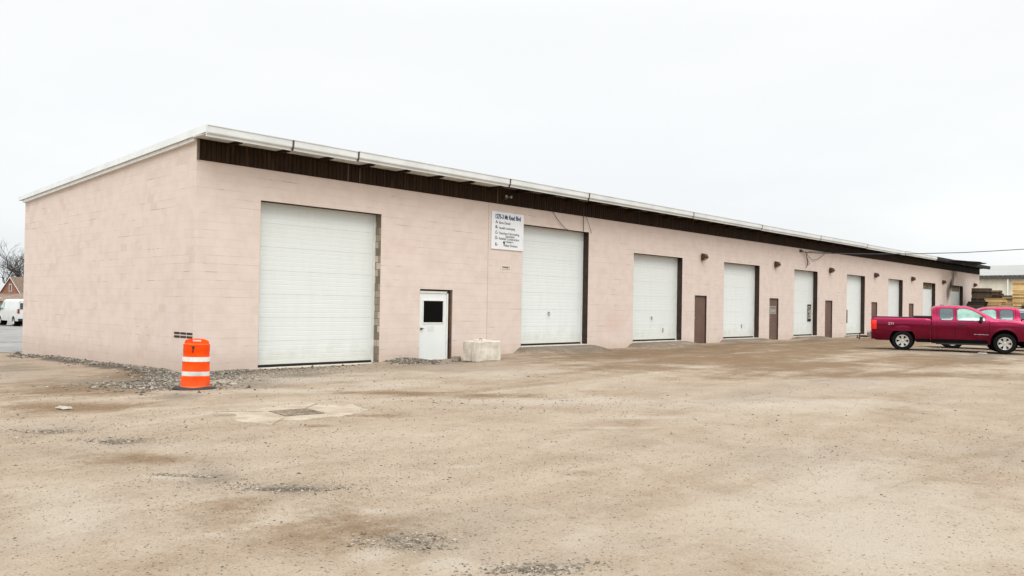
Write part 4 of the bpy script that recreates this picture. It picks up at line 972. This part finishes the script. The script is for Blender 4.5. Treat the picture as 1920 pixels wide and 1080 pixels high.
def pickup(badges=True):
    t = empty('pickup_truck')
    AF, AR, WR = 1.965, -1.68, .395
    def hw(x, z):
        y = 1.0 - .50*max(0, 1.0-z)**1.7 - .9*max(0, min(z, 1.36)-1.13)**2
        y -= .33*max(0, z-1.265)*(1 if -.75 < x < 1.75 else .35)
        y -= .022*math.exp(-((z-1.17)/.05)**2)*0
        y += .012*math.exp(-((z-1.10)/.06)**2)
        if x > 2.45: y -= .34*((x-2.45)/.5)**2.2*.5
        if x < -2.7: y -= .12*((-x-2.7)/.15)**2*.35
        if x > 1.45 and z > 1.05: y -= .10*(z-1.05)*min(1, (x-1.45)/.3)
        return y
    arches = [(AR, .475, .47), (AF, .475, .47)]
    # bed
    zbed = pw([(-2.86, 1.345), (-2.80, 1.365), (-.60, 1.355)])
    d = MB(); shell(d, -2.86, -.63, zbed, hw, lambda x: .44 if x < -2.1 else .42, arches[:1], r=.045, n=40, top=False)
    # inner bed walls, floor, rails, tailgate
    for s in (-1, 1):
        d.add([(-2.84, s*.94, 1.362), (-.63, s*.94, 1.352), (-.63, s*.86, 1.35), (-2.84, s*.86, 1.36)], [(0,1,2,3)])
        d.add([(-2.84, s*.86, 1.36), (-.63, s*.86, 1.35), (-.63, s*.86, .8), (-2.84, s*.86, .8)], [(0,1,2,3)])
    d.add([(-2.84, -.86, .8), (-.63, -.86, .8), (-.63, .86, .8), (-2.84, .86, .8)], [(0,1,2,3)])
    d.box(-.66, -.63, -.97, .97, .45, 1.352)
    d.build('bed', M['maroon'], t, fix=False, autosmooth=R(50))
    d = MB(); d.box(-2.865, -2.80, -.80, .80, .72, 1.35); tg = d.build('tailgate', M['maroon'], t, bevel=.012)
    d = MB(); d.box(-2.878, -2.866, -.14, .14, 1.10, 1.19); d.build('handle', M['plastic'], tg)
    for s in (-1, 1): d = MB(); d.box(-2.86, -2.80, *(sorted((s*.81, s*.95))), .72, .86); d.build('rear_corner', M['maroon'], t)
    for s in (-1, 1):
        d = MB(); d.tube([(-2.83, s*.905, 1.372), (-.66, s*.905, 1.362)], .016, 6); d.build('bed_rail', M['plastic'], t)
        dd = patch(-2.855, -2.66, lambda x: .86, lambda x: 1.24, hw, .006, s, n=6)
        dd.box(-2.874, -2.855, *(sorted((s*.81, s*.985))), .86, 1.24); dd.build('tail_light', M['red_lens'], t, fix=False)
        dd = MB(); dd.box(-2.882, -2.874, *(sorted((s*.86, s*.96))), .99, 1.09); dd.build('reverse_light', M['clear_lens'], t)
    d = MB(); d.box(-1.22, -.64, -.93, .93, 1.372, 1.44); d.build('tool_box', M['plastic'], t, bevel=.015)
    # cab
    zc = pw([(-.60, 1.70), (-.56, 1.79), (-.46, 1.845), (-.25, 1.868), (.3, 1.872), (.62, 1.858), (.80, 1.825), (.92, 1.775), (1.60, 1.385)])
    d = MB(); shell(d, -.60, 1.60, zc, hw, lambda x: .33, [(AF, .475, .47)], r=.085, n=60, crown=.015); cap(d, -.60, .45, zc, hw, .085, -1)
    cab = d.build('cab', M['maroon'], t, fix=False, autosmooth=R(45))
    # front end
    zf = pw([(1.60, 1.37), (1.72, 1.345), (2.3, 1.30), (2.62, 1.25), (2.80, 1.20), (2.93, 1.10)])
    d = MB(); shell(d, 1.60, 2.93, zf, hw, lambda x: .40 if x < 2.45 else .50, [(AF, .475, .47)], r=.07, n=46, crown=.035); cap(d, 2.93, .5, zf, hw, .07, 1)
    d.build('front_end', M['maroon'], t, fix=False, autosmooth=R(45))
    # windscreen, rear glass
    G_ = [[(x, u*(hw(x, zc(x))-.15), zc(x)+.015*(1-u*u)+.007) for u in np.linspace(-1, 1, 11)] for x in np.linspace(.93, 1.56, 8)]
    d = MB(); d.grid(G_, flip=True); d.build('windscreen', mat('pale_windscreen', (.42, .47, .45), .08, var=.1, coat=1), t, fix=False, smooth=True)
    d = MB(); d.box(-.612, -.604, -.62, .62, 1.40, 1.72); d.build('rear_window', M['glass_tint'], t)
    rb = lambda x: 1.285 + .10*max(0, 1-(x+.33)/.10)**2*0
    def rnd(x0, x1, z0, z1, rad):
        def b_(x):
            dx = min(x-x0, x1-x); return z0 + (rad - math.sqrt(max(0, rad*rad-(rad-dx)**2)) if dx < rad else 0)
        def t_(x):
            dx = min(x-x0, x1-x); return z1 - (rad - math.sqrt(max(0, rad*rad-(rad-dx)**2)) if dx < rad else 0)
        return b_, t_
    b1, t1 = rnd(-.32, .16, 1.285, 1.745, .09)
    fb, _ = rnd(.31, 1.30, 1.285, 1.745, .03)
    ft0 = pw([(.31, 1.68), (.35, 1.735), (.42, 1.755), (.62, 1.745), (.80, 1.70), (1.0, 1.60), (1.14, 1.50), (1.26, 1.385), (1.30, 1.33)])
    windows(t, [(-.32, .16, b1, t1, M['glass_tint']), (.31, 1.28, lambda x: 1.285, ft0, M['glass_lit_teal'])], hw)
    seam(t, .235, .40, 1.80, hw); seam(t, 1.42, .45, 1.34, hw); seam(t, -.42, .55, 1.80, hw, .008)
    for s in (-1, 1):
        d = MB(); y_ = hw(.5, 1.1); d.box(.33, .60, *(sorted((s*(y_-.002), s*(y_+.028)))), 1.085, 1.13); d.build('door_handle', M['plastic'], t, bevel=.008)
        d = MB(); d.obox((1.13, s*1.11, 1.345), (.10, .22, .20)); d.obox((1.16, s*.96, 1.30), (.06, .14, .05)); d.build('mirror', M['plastic'], t, bevel=.02)
        d = MB(); d.box(-.45, 1.38, *(sorted((s*.86, s*.955))), .30, .36); d.build('rocker', M['plastic'], t)
        d = patch(2.66, 2.915, lambda x: .93, lambda x: 1.09, hw, .005, s, n=8); d.box(2.932, 2.95, *(sorted((s*.60, s*.88))), .92, 1.10); d.build('headlight', M['orange_lens'] , t, fix=False)
        for ax in (AF, AR):
            d = MB(); d.lathe([(.47, .60), (.47, .93)], 28, (ax, 0, .47), 'y') if s > 0 else d.lathe([(.47, -.93), (.47, -.60)], 28, (ax, 0, .47), 'y')
            d.lathe([(.001, s*.60), (.47, s*.60)], 28, (ax, 0, .47), 'y'); d.build('wheel_well', M['liner'], t, fix=False)
    for ax in (AF, AR):
        for s in (-1, 1): mk_wheel(t, ax, s*.865, WR, .25, .245)
    d = MB(); d.box(-2.7, 2.75, -.55, .55, .40, .58); d.box(-2.75, 2.8, -.80, -.50, .46, .60) ; d.box(-1.15, 1.4, -.85, .85, .36, .5); d.build('underbody_light_block', M['liner'], t)  # dark underbody boxes, added to block light under the truck
    d = MB(); d.prism([(-.88, .52), (-.88, .74), (.88, .74), (.88, .52)], -3.02, -2.87, 'x'); d.build('rear_bumper', M['chrome'], t, bevel=.03)
    d = MB(); d.prism([(-.93, .42), (-.96, .66), (.96, .66), (.93, .42)], 2.90, 3.02, 'x'); d.build('front_bumper', M['chrome'], t, bevel=.03)
    d = MB(); d.box(2.932, 2.955, -.58, .58, .70, 1.08); gr_ = d.build('grille', M['plastic'], t)
    d = MB(); d.box(2.956, 2.968, -.60, .60, .86, .93); d.build('grille_bar', M['chrome'], gr_)
    ht = empty('tow_hitch', (-3.02, 0, .50)); ht.parent = t
    d = MB(); d.box(-.30, .02, -.035, .035, -.02, .05); d.build('receiver', M['plastic'], ht)
    d = MB(); d.box(-.32, -.27, -.04, .04, -.12, .16); d.box(-.44, -.30, -.04, .04, -.06, -.03); d.lathe([(.001, .09), (.03, .075), (.036, .05), (.026, .02), (.018, .0), (.018, -.05)], 12, (-.38, 0, -.02)); d.build('drawbar', M['dark_metal'], ht)
    d = MB(); d.tube([(-.12, -.03, -.02), (-.12, -.09, -.05), (-.2, -.10, -.12)], .008, 5); d.build('pin', M['steel'], ht)
    if badges:
        def tx(s_, x0_, z_, h_, wd):
            b_ = text('badge', s_, 0, 0, h_, wd, M['badge'], t, y=0, depth=.003, bold=.0)
            # right side of the truck faces local -Y and reads front-to-back: text runs from rear to front
            b_.location = (x0_, -(hw(x0_+wd/2, z_)+.006), z_); return b_
        tx('SILVERADO', .90, .72, .042, .52)
        tx('Z71', -2.22, 1.06, .085, .20)
    return t
p1 = pickup()
fd = Vector((28.0-26.85, -11.15-(-7.76), 0)); 
A = Vector((26.50, -7.74, 0)); B = Vector((27.70, -11.15, 0)); fd = (B-A).normalized(); rz = math.atan2(fd.y, fd.x)
# near-side wheels touch the ground at A (rear) and B (front); near side is local -Y at .99 m
left = Vector((-fd.y, fd.x, 0)); mid = (A+B)/2 + left*.99; cx_ = (1.965-1.68)/2
ori = mid - fd*cx_
p1.location = (ori.x, ori.y, .085); p1.rotation_euler.z = rz
tag(p1, 'maroon extended cab pickup nearest the camera, with alloy wheels and a tow hitch', 'pickup truck', 'maroon pickup trucks')
def kill(o):
    for c_ in list(o.children): kill(c_)
    bpy.data.objects.remove(o)
p2 = copy_tree(p1); o2 = A + left*4.35 + fd*4.05; p2.location = (o2.x, o2.y, .08); p2.rotation_euler.z = rz + R(180)
tag(p2, 'maroon pickup parked behind the near pickup, its cab showing above the bonnet', 'pickup truck', 'maroon pickup trucks')
for c_ in list(p2.children):
    if c_.name.startswith(('badge', 'tow_hitch', 'tool_box')): kill(c_)

def wagon(name, label, cat, loc, rz_, zt_pts, hwid, belt, AF, AR, WR, x0, x1, sillz, paint, wins, seams, tail, roofr=.1, tumble=.26, ws=None, rearw=None, arch=.42):
    t = empty(name, loc, rz_); tag(t, label, cat)
    zt = pw(zt_pts)
    def hw(x, z):
        y = hwid - .08*max(0, .7-z) - tumble*max(0, z-belt)
        if x > x1-.6: y -= .30*((x-(x1-.6))/.6)**2*.6
        return y
    d = MB(); shell(d, x0, x1, zt, hw, lambda x: sillz, [(AR, arch, WR+.04), (AF, arch, WR+.04)], r=roofr, n=90, crown=.03)
    cap(d, x0, sillz, zt, hw, roofr, -1); cap(d, x1, sillz, zt, hw, roofr, 1); d.build('body', paint, t, fix=False, autosmooth=R(45))
    windows(t, wins, hw)
    for s_ in seams: seam(t, s_, sillz+.1, zt(s_)-.15, hw)
    if ws:
        G_ = [[(x, u*(hw(x, zt(x))-roofr-.05), zt(x)+.03*(1-u*u)+.008) for u in np.linspace(-1, 1, 9)] for x in np.linspace(*ws, 6)]
        d = MB(); d.grid(G_, flip=True); d.build('windscreen', M['glass_tint'], t, fix=False, smooth=True)
    if rearw:
        for a in rearw: d = MB(); d.box(x0-.012, x0-.004, *a); d.build('rear_window', M['glass_tint'], t)
    for s in (-1, 1):
        d = patch(x0+.005, x0+.12, lambda x: tail[0], lambda x: tail[1], hw, .006, s, n=4); d.box(x0-.015, x0, *(sorted((s*(hwid-.16), s*(hwid-.02)))), *tail); d.build('tail_light', M['dark_red_lens'], t, fix=False)
        d = MB(); d.obox((x1-1.35 if name != 'cargo_van' else x1-1.15, s*(hwid+.10), belt+.02), (.10, .2, .26)); d.build('mirror', M['plastic'], t, bevel=.02)
        d = MB(); d.box(x1-.03, x1+.012, *(sorted((s*.5, s*.78))), .68, .88); d.build('headlight', M['clear_lens'], t)
        for ax in (AF, AR):
            d = MB(); d.lathe([(arch-.01, s*.55), (arch-.01, s*(hwid-.07))], 24, (ax, 0, WR+.04), 'y'); d.lathe([(.001, s*.55), (arch-.01, s*.55)], 24, (ax, 0, WR+.04), 'y'); d.build('wheel_well', M['liner'], t, fix=False)
            mk_wheel(t, ax, s*(hwid-.13), WR, .23, WR*.58, 5)
    d = MB(); d.box(x0+.2, x1-.2, -.6, .6, sillz-.02, sillz+.12); d.build('underbody_light_block', M['liner'], t)  # plain dark box like the pickup's, blocks light beneath the body
    d = MB(); d.box(x0-.12, x0-.01, -hwid+.05, hwid-.05, .42, .62); d.build('rear_bumper', M['plastic'], t, bevel=.03)
    d = MB(); d.box(x1-.02, x1+.1, -hwid+.12, hwid-.12, .36, .60); d.build('front_bumper', M['plastic'], t, bevel=.03)
    d = MB(); d.box(x1-.01, x1+.008, -.45, .45, .66, .86); d.build('grille', M['plastic'], t)
    return t, hw
van, vhw = wagon('cargo_van', 'white cargo van seen from its rear left corner on the asphalt at far left', 'van', (11.7+.87, 54.3+1.85, hz_(12.5, 56)+.02), R(90),
    [(-2.75, 2.02), (-2.68, 2.12), (-1.5, 2.15), (.9, 2.13), (1.15, 2.05), (1.95, 1.38), (2.55, 1.20), (2.75, 1.0)], 1.0, 1.3, 1.70, -1.80, .37, -2.75, 2.75, .42, M['vanwhite'],
    [(.75, 1.72, lambda x: 1.33, pw([(.75, 1.85), (1.1, 1.85), (1.35, 1.72), (1.72, 1.42)]), M['glass_lit_teal'])], [.6, -.6], (1.02, 1.38), roofr=.16, tumble=.14, ws=(1.2, 1.9), rearw=[(-.82, -.08, 1.35, 1.85), (.08, .82, 1.35, 1.85)])
suvp = A + left*8.1 + fd*7.0
suv, shw = wagon('sport_utility_vehicle', 'dark green estate car beyond both maroon pickups at the right edge', 'car', (suvp.x, suvp.y, .08), rz + R(4),
    [(-2.35, 1.50), (-2.2, 1.66), (-1.8, 1.74), (.3, 1.75), (.6, 1.70), (1.45, 1.15), (2.1, 1.02), (2.35, .85)], .92, 1.05, 1.42, -1.38, .35, -2.35, 2.35, .32, M['suvgreen'],
    [(-2.05, -1.15, lambda x: 1.10, lambda x: 1.60, M['glass_tint']), (-1.05, -.15, lambda x: 1.10, lambda x: 1.62, M['glass_tint']), (-.05, 1.05, lambda x: 1.10, pw([(-.05, 1.62), (.4, 1.60), (1.05, 1.22)]), M['glass_tint'])], [-1.1, -.1, 1.1], (.9, 1.2), ws=(.65, 1.4), rearw=[(-.6, .6, 1.15, 1.5)])
for s in (-1, 1):
    d = MB(); d.tube([(-1.9, s*.64, 1.80), (.2, s*.64, 1.80)], .02, 6); d.build('roof_rail', M['frame_white'], suv)

# ------------------------------------------------------------------ warehouse and pallets
wh = empty('warehouse', (84, 0, 0)); tag(wh, 'pale beige corrugated metal warehouse with a low white roof behind the pallets', 'building')
GZ = .0
def ribwall():
    m, t, b = newmat('beige_metal'); o = coords(t)
    c = mixc(t, rng(t, noise(t, .7, 5, .6, o), .35, .7), (.70, .685, .59), (.60, .58, .48)); L(t, c, b.inputs['Base Color']); b.inputs['Roughness'].default_value = .5; return m
d = MB(); pr = []; y = -34.
while y < 22: pr += [(y, 0), (y+.24, 0), (y+.27, -.035), (y+.32, -.035), (y+.35, 0)]; y += .40
d.grid([[(b_, a, z) for z in (-.6, 5.30)] for a, b_ in pr], flip=True); d.build('wall', ribwall(), wh, fix=False)
d = MB(); d.box(.01, 20, -34, 22, -.6, 5.29); d.build('wall', ribwall(), wh)
d = MB(); G_ = [[(-.35 + k*.0, y, 5.50), (9.9, y, 7.02), (20.3, y, 5.5)] for k, y in ((0, -34.3), (0, 22.3))]; d.grid(G_)
d.grid([[(p_[0], p_[1], p_[2]-.06) for p_ in r_] for r_ in G_], flip=True); d.build('roof', mat('warehouse_roof_metal', (.27, .275, .26), .7, var=.05, scale=.4), wh, fix=False)
d = MB(); d.box(-.36, -.20, -34.3, 22.3, 5.14, 5.42); d.build('gutter', mat('dark_gutter', (.07, .07, .06), .5), wh)
d = MB(); r_ = random.Random(3)
for k in range(46): yk = -8 + k*.42; d.box(-.36, -.1, yk, yk+.16, 5.44, 5.51 + r_.uniform(0, .04)); 
d.build('roof_rib', mat('roof_rib_metal', (.30, .30, .28), .5), wh)
for yk in (.5, -8.5): d = MB(); d.box(-.30, -.20, yk-.06, yk+.06, -.1, 5.22); d.build('downpipe', M['frame_white'], wh)
d = MB(); d.box(-.06, -.04, -8, -2, 0, 5.2); 
def woodmat(name, a, b_):
    m, t, b = newmat(name); o = coords(t); g = t.nodes.new('ShaderNodeObjectInfo')
    s = t.nodes.new('ShaderNodeMapping'); s.inputs['Scale'].default_value = (2, 12, 12); L(t, o, s.inputs[0])
    f = noise(t, 3, 4, .6, s.outputs[0]); f = mathn(t, 'ADD', mathn(t, 'MULTIPLY', f, .35), mathn(t, 'MULTIPLY', g.outputs['Random'], .65))
    L(t, mixc(t, rng(t, f, .3, .75), a, b_), b.inputs['Base Color']); b.inputs['Roughness'].default_value = .85; return m
M['wood_dark'] = woodmat('weathered_pallet_wood', (.13, .09, .06), (.012, .008, .006))
M['wood_mid'] = woodmat('used_pallet_wood', (.36, .27, .15), (.06, .035, .018))
M['wood_new'] = woodmat('fresh_pallet_wood', (.80, .60, .30), (.45, .27, .09))
M['wood_pale'] = woodmat('pale_pallet_wood', (.68, .58, .42), (.46, .34, .2))
def pallet_mesh(m):
    d = MB(); Lp, Wp = 1.22, 1.02
    for k in range(3): y = -Wp/2 + k*(Wp-.045)/2; d.box(-Lp/2, Lp/2, y, y+.045, .018, .118)
    for k in range(8): x = -Lp/2 + k*(Lp-.095)/7; d.box(x, x+.095, -Wp/2, Wp/2, .1185, .138)
    for k in (0, 3, 4, 7): x = -Lp/2 + k*(Lp-.095)/7; d.box(x, x+.095, -Wp/2, Wp/2, 0, .0175)
    return d.build('pallet', m, None, fix=False)
ORD = ['top', 'second from top', 'third from top', 'fourth from top', 'fifth from top', 'sixth from top', 'seventh from top', 'eighth from top', 'ninth from top', 'tenth from top']
def ordn(k):
    if k < 10: return ORD[k]
    names = {10:'eleventh',11:'twelfth',12:'thirteenth',13:'fourteenth',14:'fifteenth',15:'sixteenth',16:'seventeenth',17:'eighteenth',18:'nineteenth',19:'twentieth',20:'twenty first',21:'twenty second',22:'twenty third',23:'twenty fourth',24:'twenty fifth',25:'twenty sixth',26:'twenty seventh',27:'twenty eighth',28:'twenty ninth',29:'thirtieth',30:'thirty first',31:'thirty second',32:'thirty third'}
    return names[k].replace('twenty ', 'twenty-') + ' from top'
PM = {}
def stack(x, y, n_, kinds, rot, where, jit=.04, z0=None, seed=0, tilt=0):
    r_ = random.Random(seed); z = hz_(x, y) if z0 is None else z0
    for i in range(n_):
        kd = kinds[min(len(kinds)-1, int((n_-1-i)*len(kinds)/max(1, n_)))]
        if kd not in PM: o = PM[kd] = pallet_mesh(M[kd])
        else: o = PM[kd].copy(); col.objects.link(o)
        o.location = (x + r_.uniform(-jit, jit), y + r_.uniform(-jit, jit), z + i*.1395); o.rotation_euler = (0, 0, rot + r_.uniform(-.05, .05))
        look = {'wood_dark': 'weathered', 'wood_mid': 'used', 'wood_new': 'new', 'wood_pale': 'pale'}[kd]
        tag(o, '%s pallet, %s of %s' % (look, ordn(n_-1-i), where), 'pallet', 'wooden pallets stacked before the warehouse')
stack(65.8, -1.40, 26, ['wood_dark'], R(90), 'tall dark stack by the pink wall', seed=1)
stack(67.6, -1.75, 25, ['wood_mid', 'wood_dark', 'wood_dark'], R(88), 'brown stack behind the tall dark one', seed=21)
stack(72.2, -.95, 24, ['wood_dark', 'wood_mid', 'wood_dark'], R(90), 'brown stack beyond the building end', seed=2)
stack(72.3, -2.15, 23, ['wood_mid', 'wood_dark'], R(90), 'brown stack left of the downpipe', seed=12)
stack(64.6, -2.68, 20, ['wood_new', 'wood_new', 'wood_mid'], R(82), 'yellow stack in mid pile', seed=3, jit=.06)
stack(63.2, -1.75, 18, ['wood_dark', 'wood_dark'], R(92), 'low dark stack before the tall one', seed=4, jit=.12)
stack(68.2, -2.95, 18, ['wood_new', 'wood_mid'], R(60), 'messy yellow stack behind the pale one', seed=8, jit=.12)
stack(63.0, -4.0, 16, ['wood_pale', 'wood_mid'], R(64), 'low pale stack right of the yellow one', seed=5, jit=.10)
stack(67.2, -4.0, 30, ['wood_new', 'wood_new', 'wood_mid', 'wood_new'], R(90), 'tallest yellow stack at the right edge', seed=6)
stack(63.5, -5.35, 17, ['wood_mid', 'wood_new'], R(90), 'low stack before the tallest yellow one', seed=7, jit=.06)

# ------------------------------------------------------------------ far left: house and bare trees
def brick():
    m, t, b = newmat('red_brick'); uv = coords(t, 'UV')
    n_ = t.nodes.new('ShaderNodeTexBrick'); n_.inputs['Scale'].default_value = 1; n_.inputs['Brick Width'].default_value = .22; n_.inputs['Row Height'].default_value = .075; n_.inputs['Mortar Size'].default_value = .008
    n_.inputs['Color1'].default_value = (.34, .10, .05, 1); n_.inputs['Color2'].default_value = (.24, .075, .04, 1); n_.inputs['Mortar'].default_value = (.3, .24, .2, 1); L(t, uv, n_.inputs['Vector'])
    L(t, n_.outputs['Color'], b.inputs['Base Color']); b.inputs['Roughness'].default_value = .9; return m
M['brick'] = brick(); M['shingle'] = mat('brown_shingle', (.20, .145, .105), .9, var=.15, scale=3, bmp=.4, c2=(.13, .09, .065))
hx, hy = 35.3, 140.; hg = hz_(hx, hy); ho = empty('brick_house', (hx, hy, hg), R(-40)); tag(ho, 'red brick house with a steep brown roof behind the white van', 'house')
ap_, ev, hwid = 5.27-hg, 2.0-hg, 1.95
d = MB(); d.prism([(-hwid, 0), (hwid, 0), (hwid, ev), (0, ap_-.12), (-hwid, ev)], 0, 9, 'y'); d.build('wall', M['brick'], ho)
d = MB()
for s in (-1, 1): d.add([(s*(-.0), y, ap_) for y in (-.3, 9.3)] + [(s*(hwid+.3), y, ev-.45) for y in (9.3, -.3)] + [(0, y, ap_-.14) for y in (-.3, 9.3)] + [(s*(hwid+.3), y, ev-.6) for y in (9.3, -.3)], [(0,1,2,3),(7,6,5,4),(0,4,5,1),(1,5,6,2),(2,6,7,3),(3,7,4,0)])
d.build('roof', M['shingle'], ho)
d = MB()
for s in (-1, 1): d.add([(0, -.34, ap_-.02), (0, -.34, ap_-.20), (s*(hwid+.32), -.34, ev-.66), (s*(hwid+.32), -.34, ev-.48)] + [(0, -.305, ap_-.02), (0, -.305, ap_-.20), (s*(hwid+.32), -.305, ev-.66), (s*(hwid+.32), -.305, ev-.48)], [(0,1,2,3),(7,6,5,4),(0,4,5,1),(1,5,6,2),(2,6,7,3),(3,7,4,0)])
d.box(hwid+.28, hwid+.33, -.3, 9.3, ev-.62, ev-.45); d.build('bargeboard', M['frame_white'], ho)
d = MB(); d.box(-.22, .22, -.05, -.01, ev+.7, ev+2.0); wf = d.build('window', M['frame_white'], ho); d = MB(); d.box(-.15, .15, -.07, -.055, ev+.8, ev+1.9); d.build('pane', M['glass_tint'], wf)
# porch wing
d = MB(); d.prism([(-5.5, 0), (hwid-.2, 0), (hwid-.2, ev-.3), (-5.5, ev-.3)], -2.2, -.02, 'y'); d.build('porch', mat('dark_porch', (.05, .05, .055), .8), ho)
d = MB(); d.add([(-5.9, -2.6, ev-.35), (hwid+.3, -2.6, ev-.35), (hwid+.3, .0, ev+.45), (-5.9, 0, ev+.45), (-5.9, -2.6, ev-.5), (hwid+.3, -2.6, ev-.5), (hwid+.3, .0, ev+.3), (-5.9, 0, ev+.3)], [(0,1,2,3),(7,6,5,4),(0,4,5,1),(1,5,6,2),(2,6,7,3),(3,7,4,0)]); d.build('porch_roof', M['shingle'], ho)
d = MB(); d.box(-5.9, hwid+.3, -2.66, -2.61, ev-.55, ev-.36)
for a in (-5.3, -3.6, -1.9, -.2, 1.5): d.box(a, a+.16, -2.5, -2.35, 0, ev-.5)
d.build('porch_post', M['frame_white'], ho)
d = MB(); d.prism([(-3.6, ev-.2), (-2.4, ev+.75), (-1.2, ev-.2)], -2.7, -1.2, 'y'); d.build('dormer', M['shingle'], ho)
d = MB(); 
for s in (-1, 1): d.add([(-2.4, -2.75, ev+.82), (-2.4, -2.75, ev+.66), (-2.4+s*1.3, -2.75, ev-.34), (-2.4+s*1.3, -2.75, ev-.18)]+[(-2.4, -2.71, ev+.82), (-2.4, -2.71, ev+.66), (-2.4+s*1.3, -2.71, ev-.34), (-2.4+s*1.3, -2.71, ev-.18)], [(0,1,2,3),(7,6,5,4),(0,4,5,1),(1,5,6,2),(2,6,7,3),(3,7,4,0)])
d.build('dormer_trim', M['frame_white'], ho)
sh = empty('garage', (29.3, 112, hz_(29.3, 112)), R(-8)); tag(sh, 'low brown hip roofed outbuilding just above the white van roof', 'garage')
d = MB(); d.box(-3.2, 5, 0, 6, 0, 2.45); d.build('wall', mat('garage_siding', (.30, .27, .22), .8), sh)
d = MB(); d.add([(-3.6, -.4, 2.4), (5.4, -.4, 2.4), (5.4, 6.4, 2.4), (-3.6, 6.4, 2.4), (.6, 3, 3.75), (2.0, 3, 3.75)], [(0,1,5,4),(1,2,5),(2,3,4,5),(3,0,4),(3,2,1,0)]); d.build('roof', M['shingle'], sh)
M['bark'] = mat('bare_bark', (.045, .038, .036), .95, var=.2); M['bark2'] = mat('grey_bark', (.075, .068, .066), .95, var=.2)
def tree(name, label, x, y, hgt, lean, seed, m, depth=6, spread=.55):
    r_ = random.Random(seed); root = empty(name, (x, y, hz_(x, y))); tag(root, label, 'tree', 'bare winter trees behind the house')
    tr = MB(); br = MB()
    def grow(p, dvec, ln, rad, lev):
        pts = [p]; dd = dvec.copy(); k = 4
        for i in range(k):
            dd = (dd + Vector((r_.uniform(-1,1), r_.uniform(-1,1), r_.uniform(-.35, .6)))*.16).normalized(); pts.append(pts[-1] + dd*ln/k)
        (tr if lev == 0 else br).tube(pts, rad, 6 if lev < 2 else (4 if lev < 4 else 3), r1=rad*.62, caps=False)
        if lev >= depth: return
        for c_ in range(2 if lev in (0,) else 3 if lev < 5 else 4):
            t_ = r_.uniform(.45, 1) if c_ else 1.0
            i = min(k, int(t_*k)); q = pts[i]
            nd = (dd + Vector((r_.uniform(-1,1), r_.uniform(-1,1), r_.uniform(-.5, .7)))*spread*1.35).normalized()
            grow(q, nd, ln*r_.uniform(.66, .92), rad*r_.uniform(.48, .62), lev+1)
    grow(Vector((0,0,0)), Vector(lean).normalized(), hgt*.26, hgt*.026, 0)
    tr.build('trunk', m, root, fix=False, smooth=True); br.build('branches', m, root, fix=False)
tree('bare_tree', 'dark bare tree whose heavy limbs reach in from the left edge', 27.0, 128, 13.0, (-.05, 0, 1), 5, M['bark'], 6, .7)
tree('bare_tree', 'bare tree with a leaning stem rising behind the brick house roof', 41.5, 160, 17, (-.12, 0, 1), 9, M['bark'], 6, .6)
tree('bare_tree', 'fine grey twiggy bare tree farthest back by the wall of the pink building', 43.5, 172, 17, (.02, 0, 1), 21, M['bark2'], 6, .6)
tree('bare_tree', 'grey bare tree behind the dark limbed one at the left edge', 34.0, 165, 13.5, (.05, 0, 1), 33, M['bark2'], 6, .6)
# dark evergreen shrub at the left edge
r_ = random.Random(8); eg = empty('evergreen_shrub', (25.2, 119, hz_(25.2, 119))); tag(eg, 'dark evergreen shrub low at the left edge before the brick house', 'shrub')
d = MB(); d.tube([(0, 0, 0), (0, 0, 1.4)], .12, 7, r1=.05); d.build('stem', M['bark'], eg)
d = MB()
for k in range(3600):
    h_ = r_.uniform(.2, 4.6); rr_ = (1.5*(1-h_/5.2)+.25) * (.75+.25*math.sin(h_*5+k%3)) * math.sqrt(r_.random()); a = r_.uniform(0, 6.28)
    c_ = Vector((rr_*math.cos(a), rr_*math.sin(a), h_)); u_ = Vector((r_.gauss(0,1), r_.gauss(0,1), r_.gauss(0,1))).normalized()*.11; v_ = u_.orthogonal().normalized()*.05
    d.add([c_-u_, c_+v_, c_+u_, c_-v_], [(0,1,2,3)])
d.build('foliage', mat('dark_needles', (.030, .035, .022), .9, var=.25), eg, fix=False)
for o in list(bpy.data.objects):
    if o.parent is None and o.type in ('MESH', 'EMPTY') and 'label' not in o: print('UNLABELLED', o.name)
print('objects', len(bpy.data.objects))
